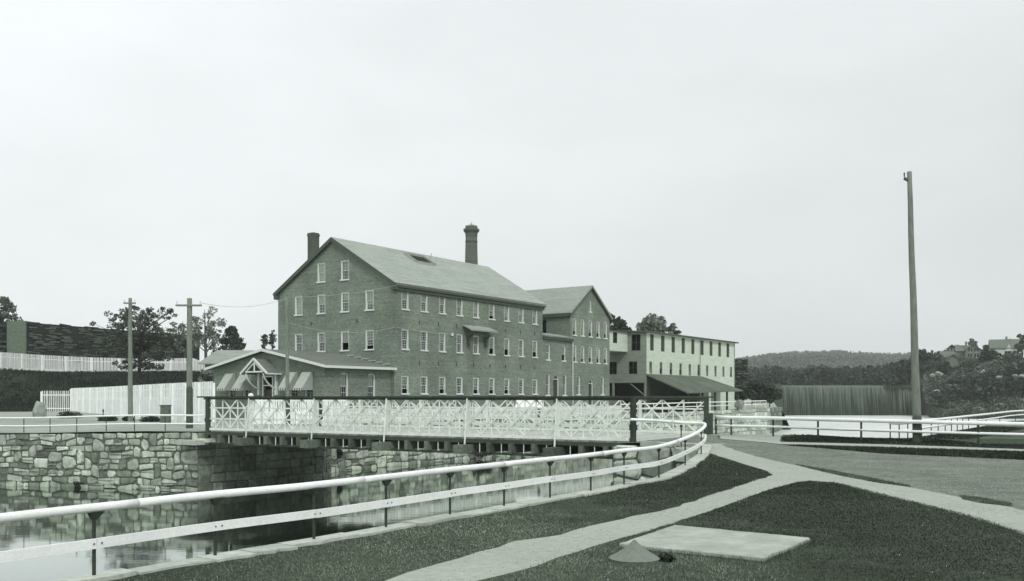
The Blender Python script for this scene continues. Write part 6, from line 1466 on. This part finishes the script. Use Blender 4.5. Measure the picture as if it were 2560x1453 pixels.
def grit(name, label, poly, n, seed, size, m, excl=None, lift=.3):
    rg = np.random.default_rng(seed); P = np.array(poly); lo, hi = P.min(0), P.max(0); C = []
    while len(C) < n:
        x, y = rg.uniform(lo[0], hi[0]), lo[1] + (hi[1] - lo[1]) * rg.uniform(0, 1) ** 1.4
        if abs(x) < .6 * y + 1 and inside((x, y), poly) and (excl is None or not inside((x, y), excl)): C.append((x, y, zN(x, y)))
    C = np.array(C); s_ = size * rg.uniform(.4, 1.5, n)[:, None]; a = rg.uniform(0, 6.28, n)
    dx = np.stack([np.cos(a), np.sin(a), 0 * a], 1) * s_; dy = np.stack([-np.sin(a), np.cos(a), 0 * a], 1) * s_ * .7; up = np.array([[0, 0, 1]]) * s_ * .8 + C * 0
    B = C - np.array([[0, 0, .004]]); T = C + up * 1.0; V_ = np.stack([B - dx, B + dy, B + dx, B - dy, T], 1).reshape(-1, 3)
    base = np.arange(n)[:, None, None] * 5; F_ = (np.array([[0, 1, 4], [1, 2, 4], [2, 3, 4], [3, 0, 4]])[None] + base).reshape(-1, 3)
    F_ = F_[:, ::-1]; tag(np_mesh(name, V_ + np.array([[0, 0, size * lift]]) * 0, F_, m), label, 'grit', kind='stuff')
sc_ = lambda f: [((p[0] - 2.45) * f + 2.45, (p[1] - 17.3) * f + 17.3) for p in slab_w]
cxs = sum(p[0] for p in slab_w) / 4; cys = sum(p[1] for p in slab_w) / 4
ringo = [(cxs + (p[0] - cxs) * 1.07, cys + (p[1] - cys) * 1.09) for p in slab_w]; ringi = [(cxs + (p[0] - cxs) * .985, cys + (p[1] - cys) * .98) for p in slab_w]
blades('slab_edge_grass', 'longer grass growing against the edges of the cement slab', [ringo], 5200, 12, .085, .008, M['grassmid'], zN, excl=[ringi], dens_fall=False)
edge = []
for pl in (px(pathA_up), px(pathA_lo), px(B_lo)):
    a_ = [(p[0] - .10, p[1] - .10) for p in pl]; c_ = [(p[0] + .10, p[1] + .10) for p in pl][::-1]; edge.append(a_ + c_)
blades('path_edge_grass', 'straggling grass along the path edges', edge, 3600, 13, .05, .009, M['grassmid'], zN, dens_fall=False)
grit('road_clods', 'small clods and stones scattered over the dirt road', road_poly, 3500, 1, .022, M['beam'])
grit('road_stones', 'pale stones scattered over the dirt road', road_poly, 2500, 2, .02, M['yard'])
grit('path_grit', 'dark grit on the gravel path', path_poly, 2600, 3, .011, M['beam'])
grit('clover_heads', 'pale clover heads dotted over the lawn', lawn2, 170, 4, .010, M['white'], slab_w)
grit('clover_heads', 'pale clover heads dotted between railing and path', lawn1, 90, 5, .010, M['white'])
rng = random.Random(77); pts = []
for i in range(700):
    y = rng.uniform(345, 420); u = rng.uniform(2320, 2640); x = (u - 1280) / FPX * y; h = rng.uniform(.8, 2.0) if y > 360 else .5; pts.append((x, y, zH(x, y) - .3, h, h * .7, False))
for i in range(500):
    y = rng.uniform(325, 345); u = rng.uniform(2320, 2600); x = (u - 1280) / FPX * y; h = rng.uniform(.4, 1.0); pts.append((x, y, zS(x, y) - .2, h, h * .8, False))
o = blob_forest('hilltop_scrub', pts, M['leafm'], 9, 90, .2); tag(o, 'scrub and low trees round the hilltop houses', 'scrub', kind='stuff')
blades('bank_tufts', 'rough grass tufts on the dark bank below the upper fence', [[(-90, 124), (-66, 122), (-56, 127), (-44, 113), (-36, 103), (-37, 150), (-47, 160), (-60, 176), (-72, 179), (-84, 153)]], 26000, 8, .42, .05, M['bankgrass'], zF, dens_fall=False)
# ------------------------------------------------------------------ haze
b = MB(); b.abox(-2300, 2300, -300, 2300, -8.0, 130)
hm = bpy.data.materials.new('haze'); hm.use_nodes = True; hm.node_tree.nodes.clear()
ho = hm.node_tree.nodes.new('ShaderNodeOutputMaterial'); pv = hm.node_tree.nodes.new('ShaderNodeVolumePrincipled')
pv.inputs['Color'].default_value = (.95, 1, .96, 1); pv.inputs['Density'].default_value = .00019; pv.inputs['Anisotropy'].default_value = .2
hm.node_tree.links.new(pv.outputs[0], ho.inputs['Volume'])
hz = b.build('haze', hm); hz['kind'] = 'stuff'
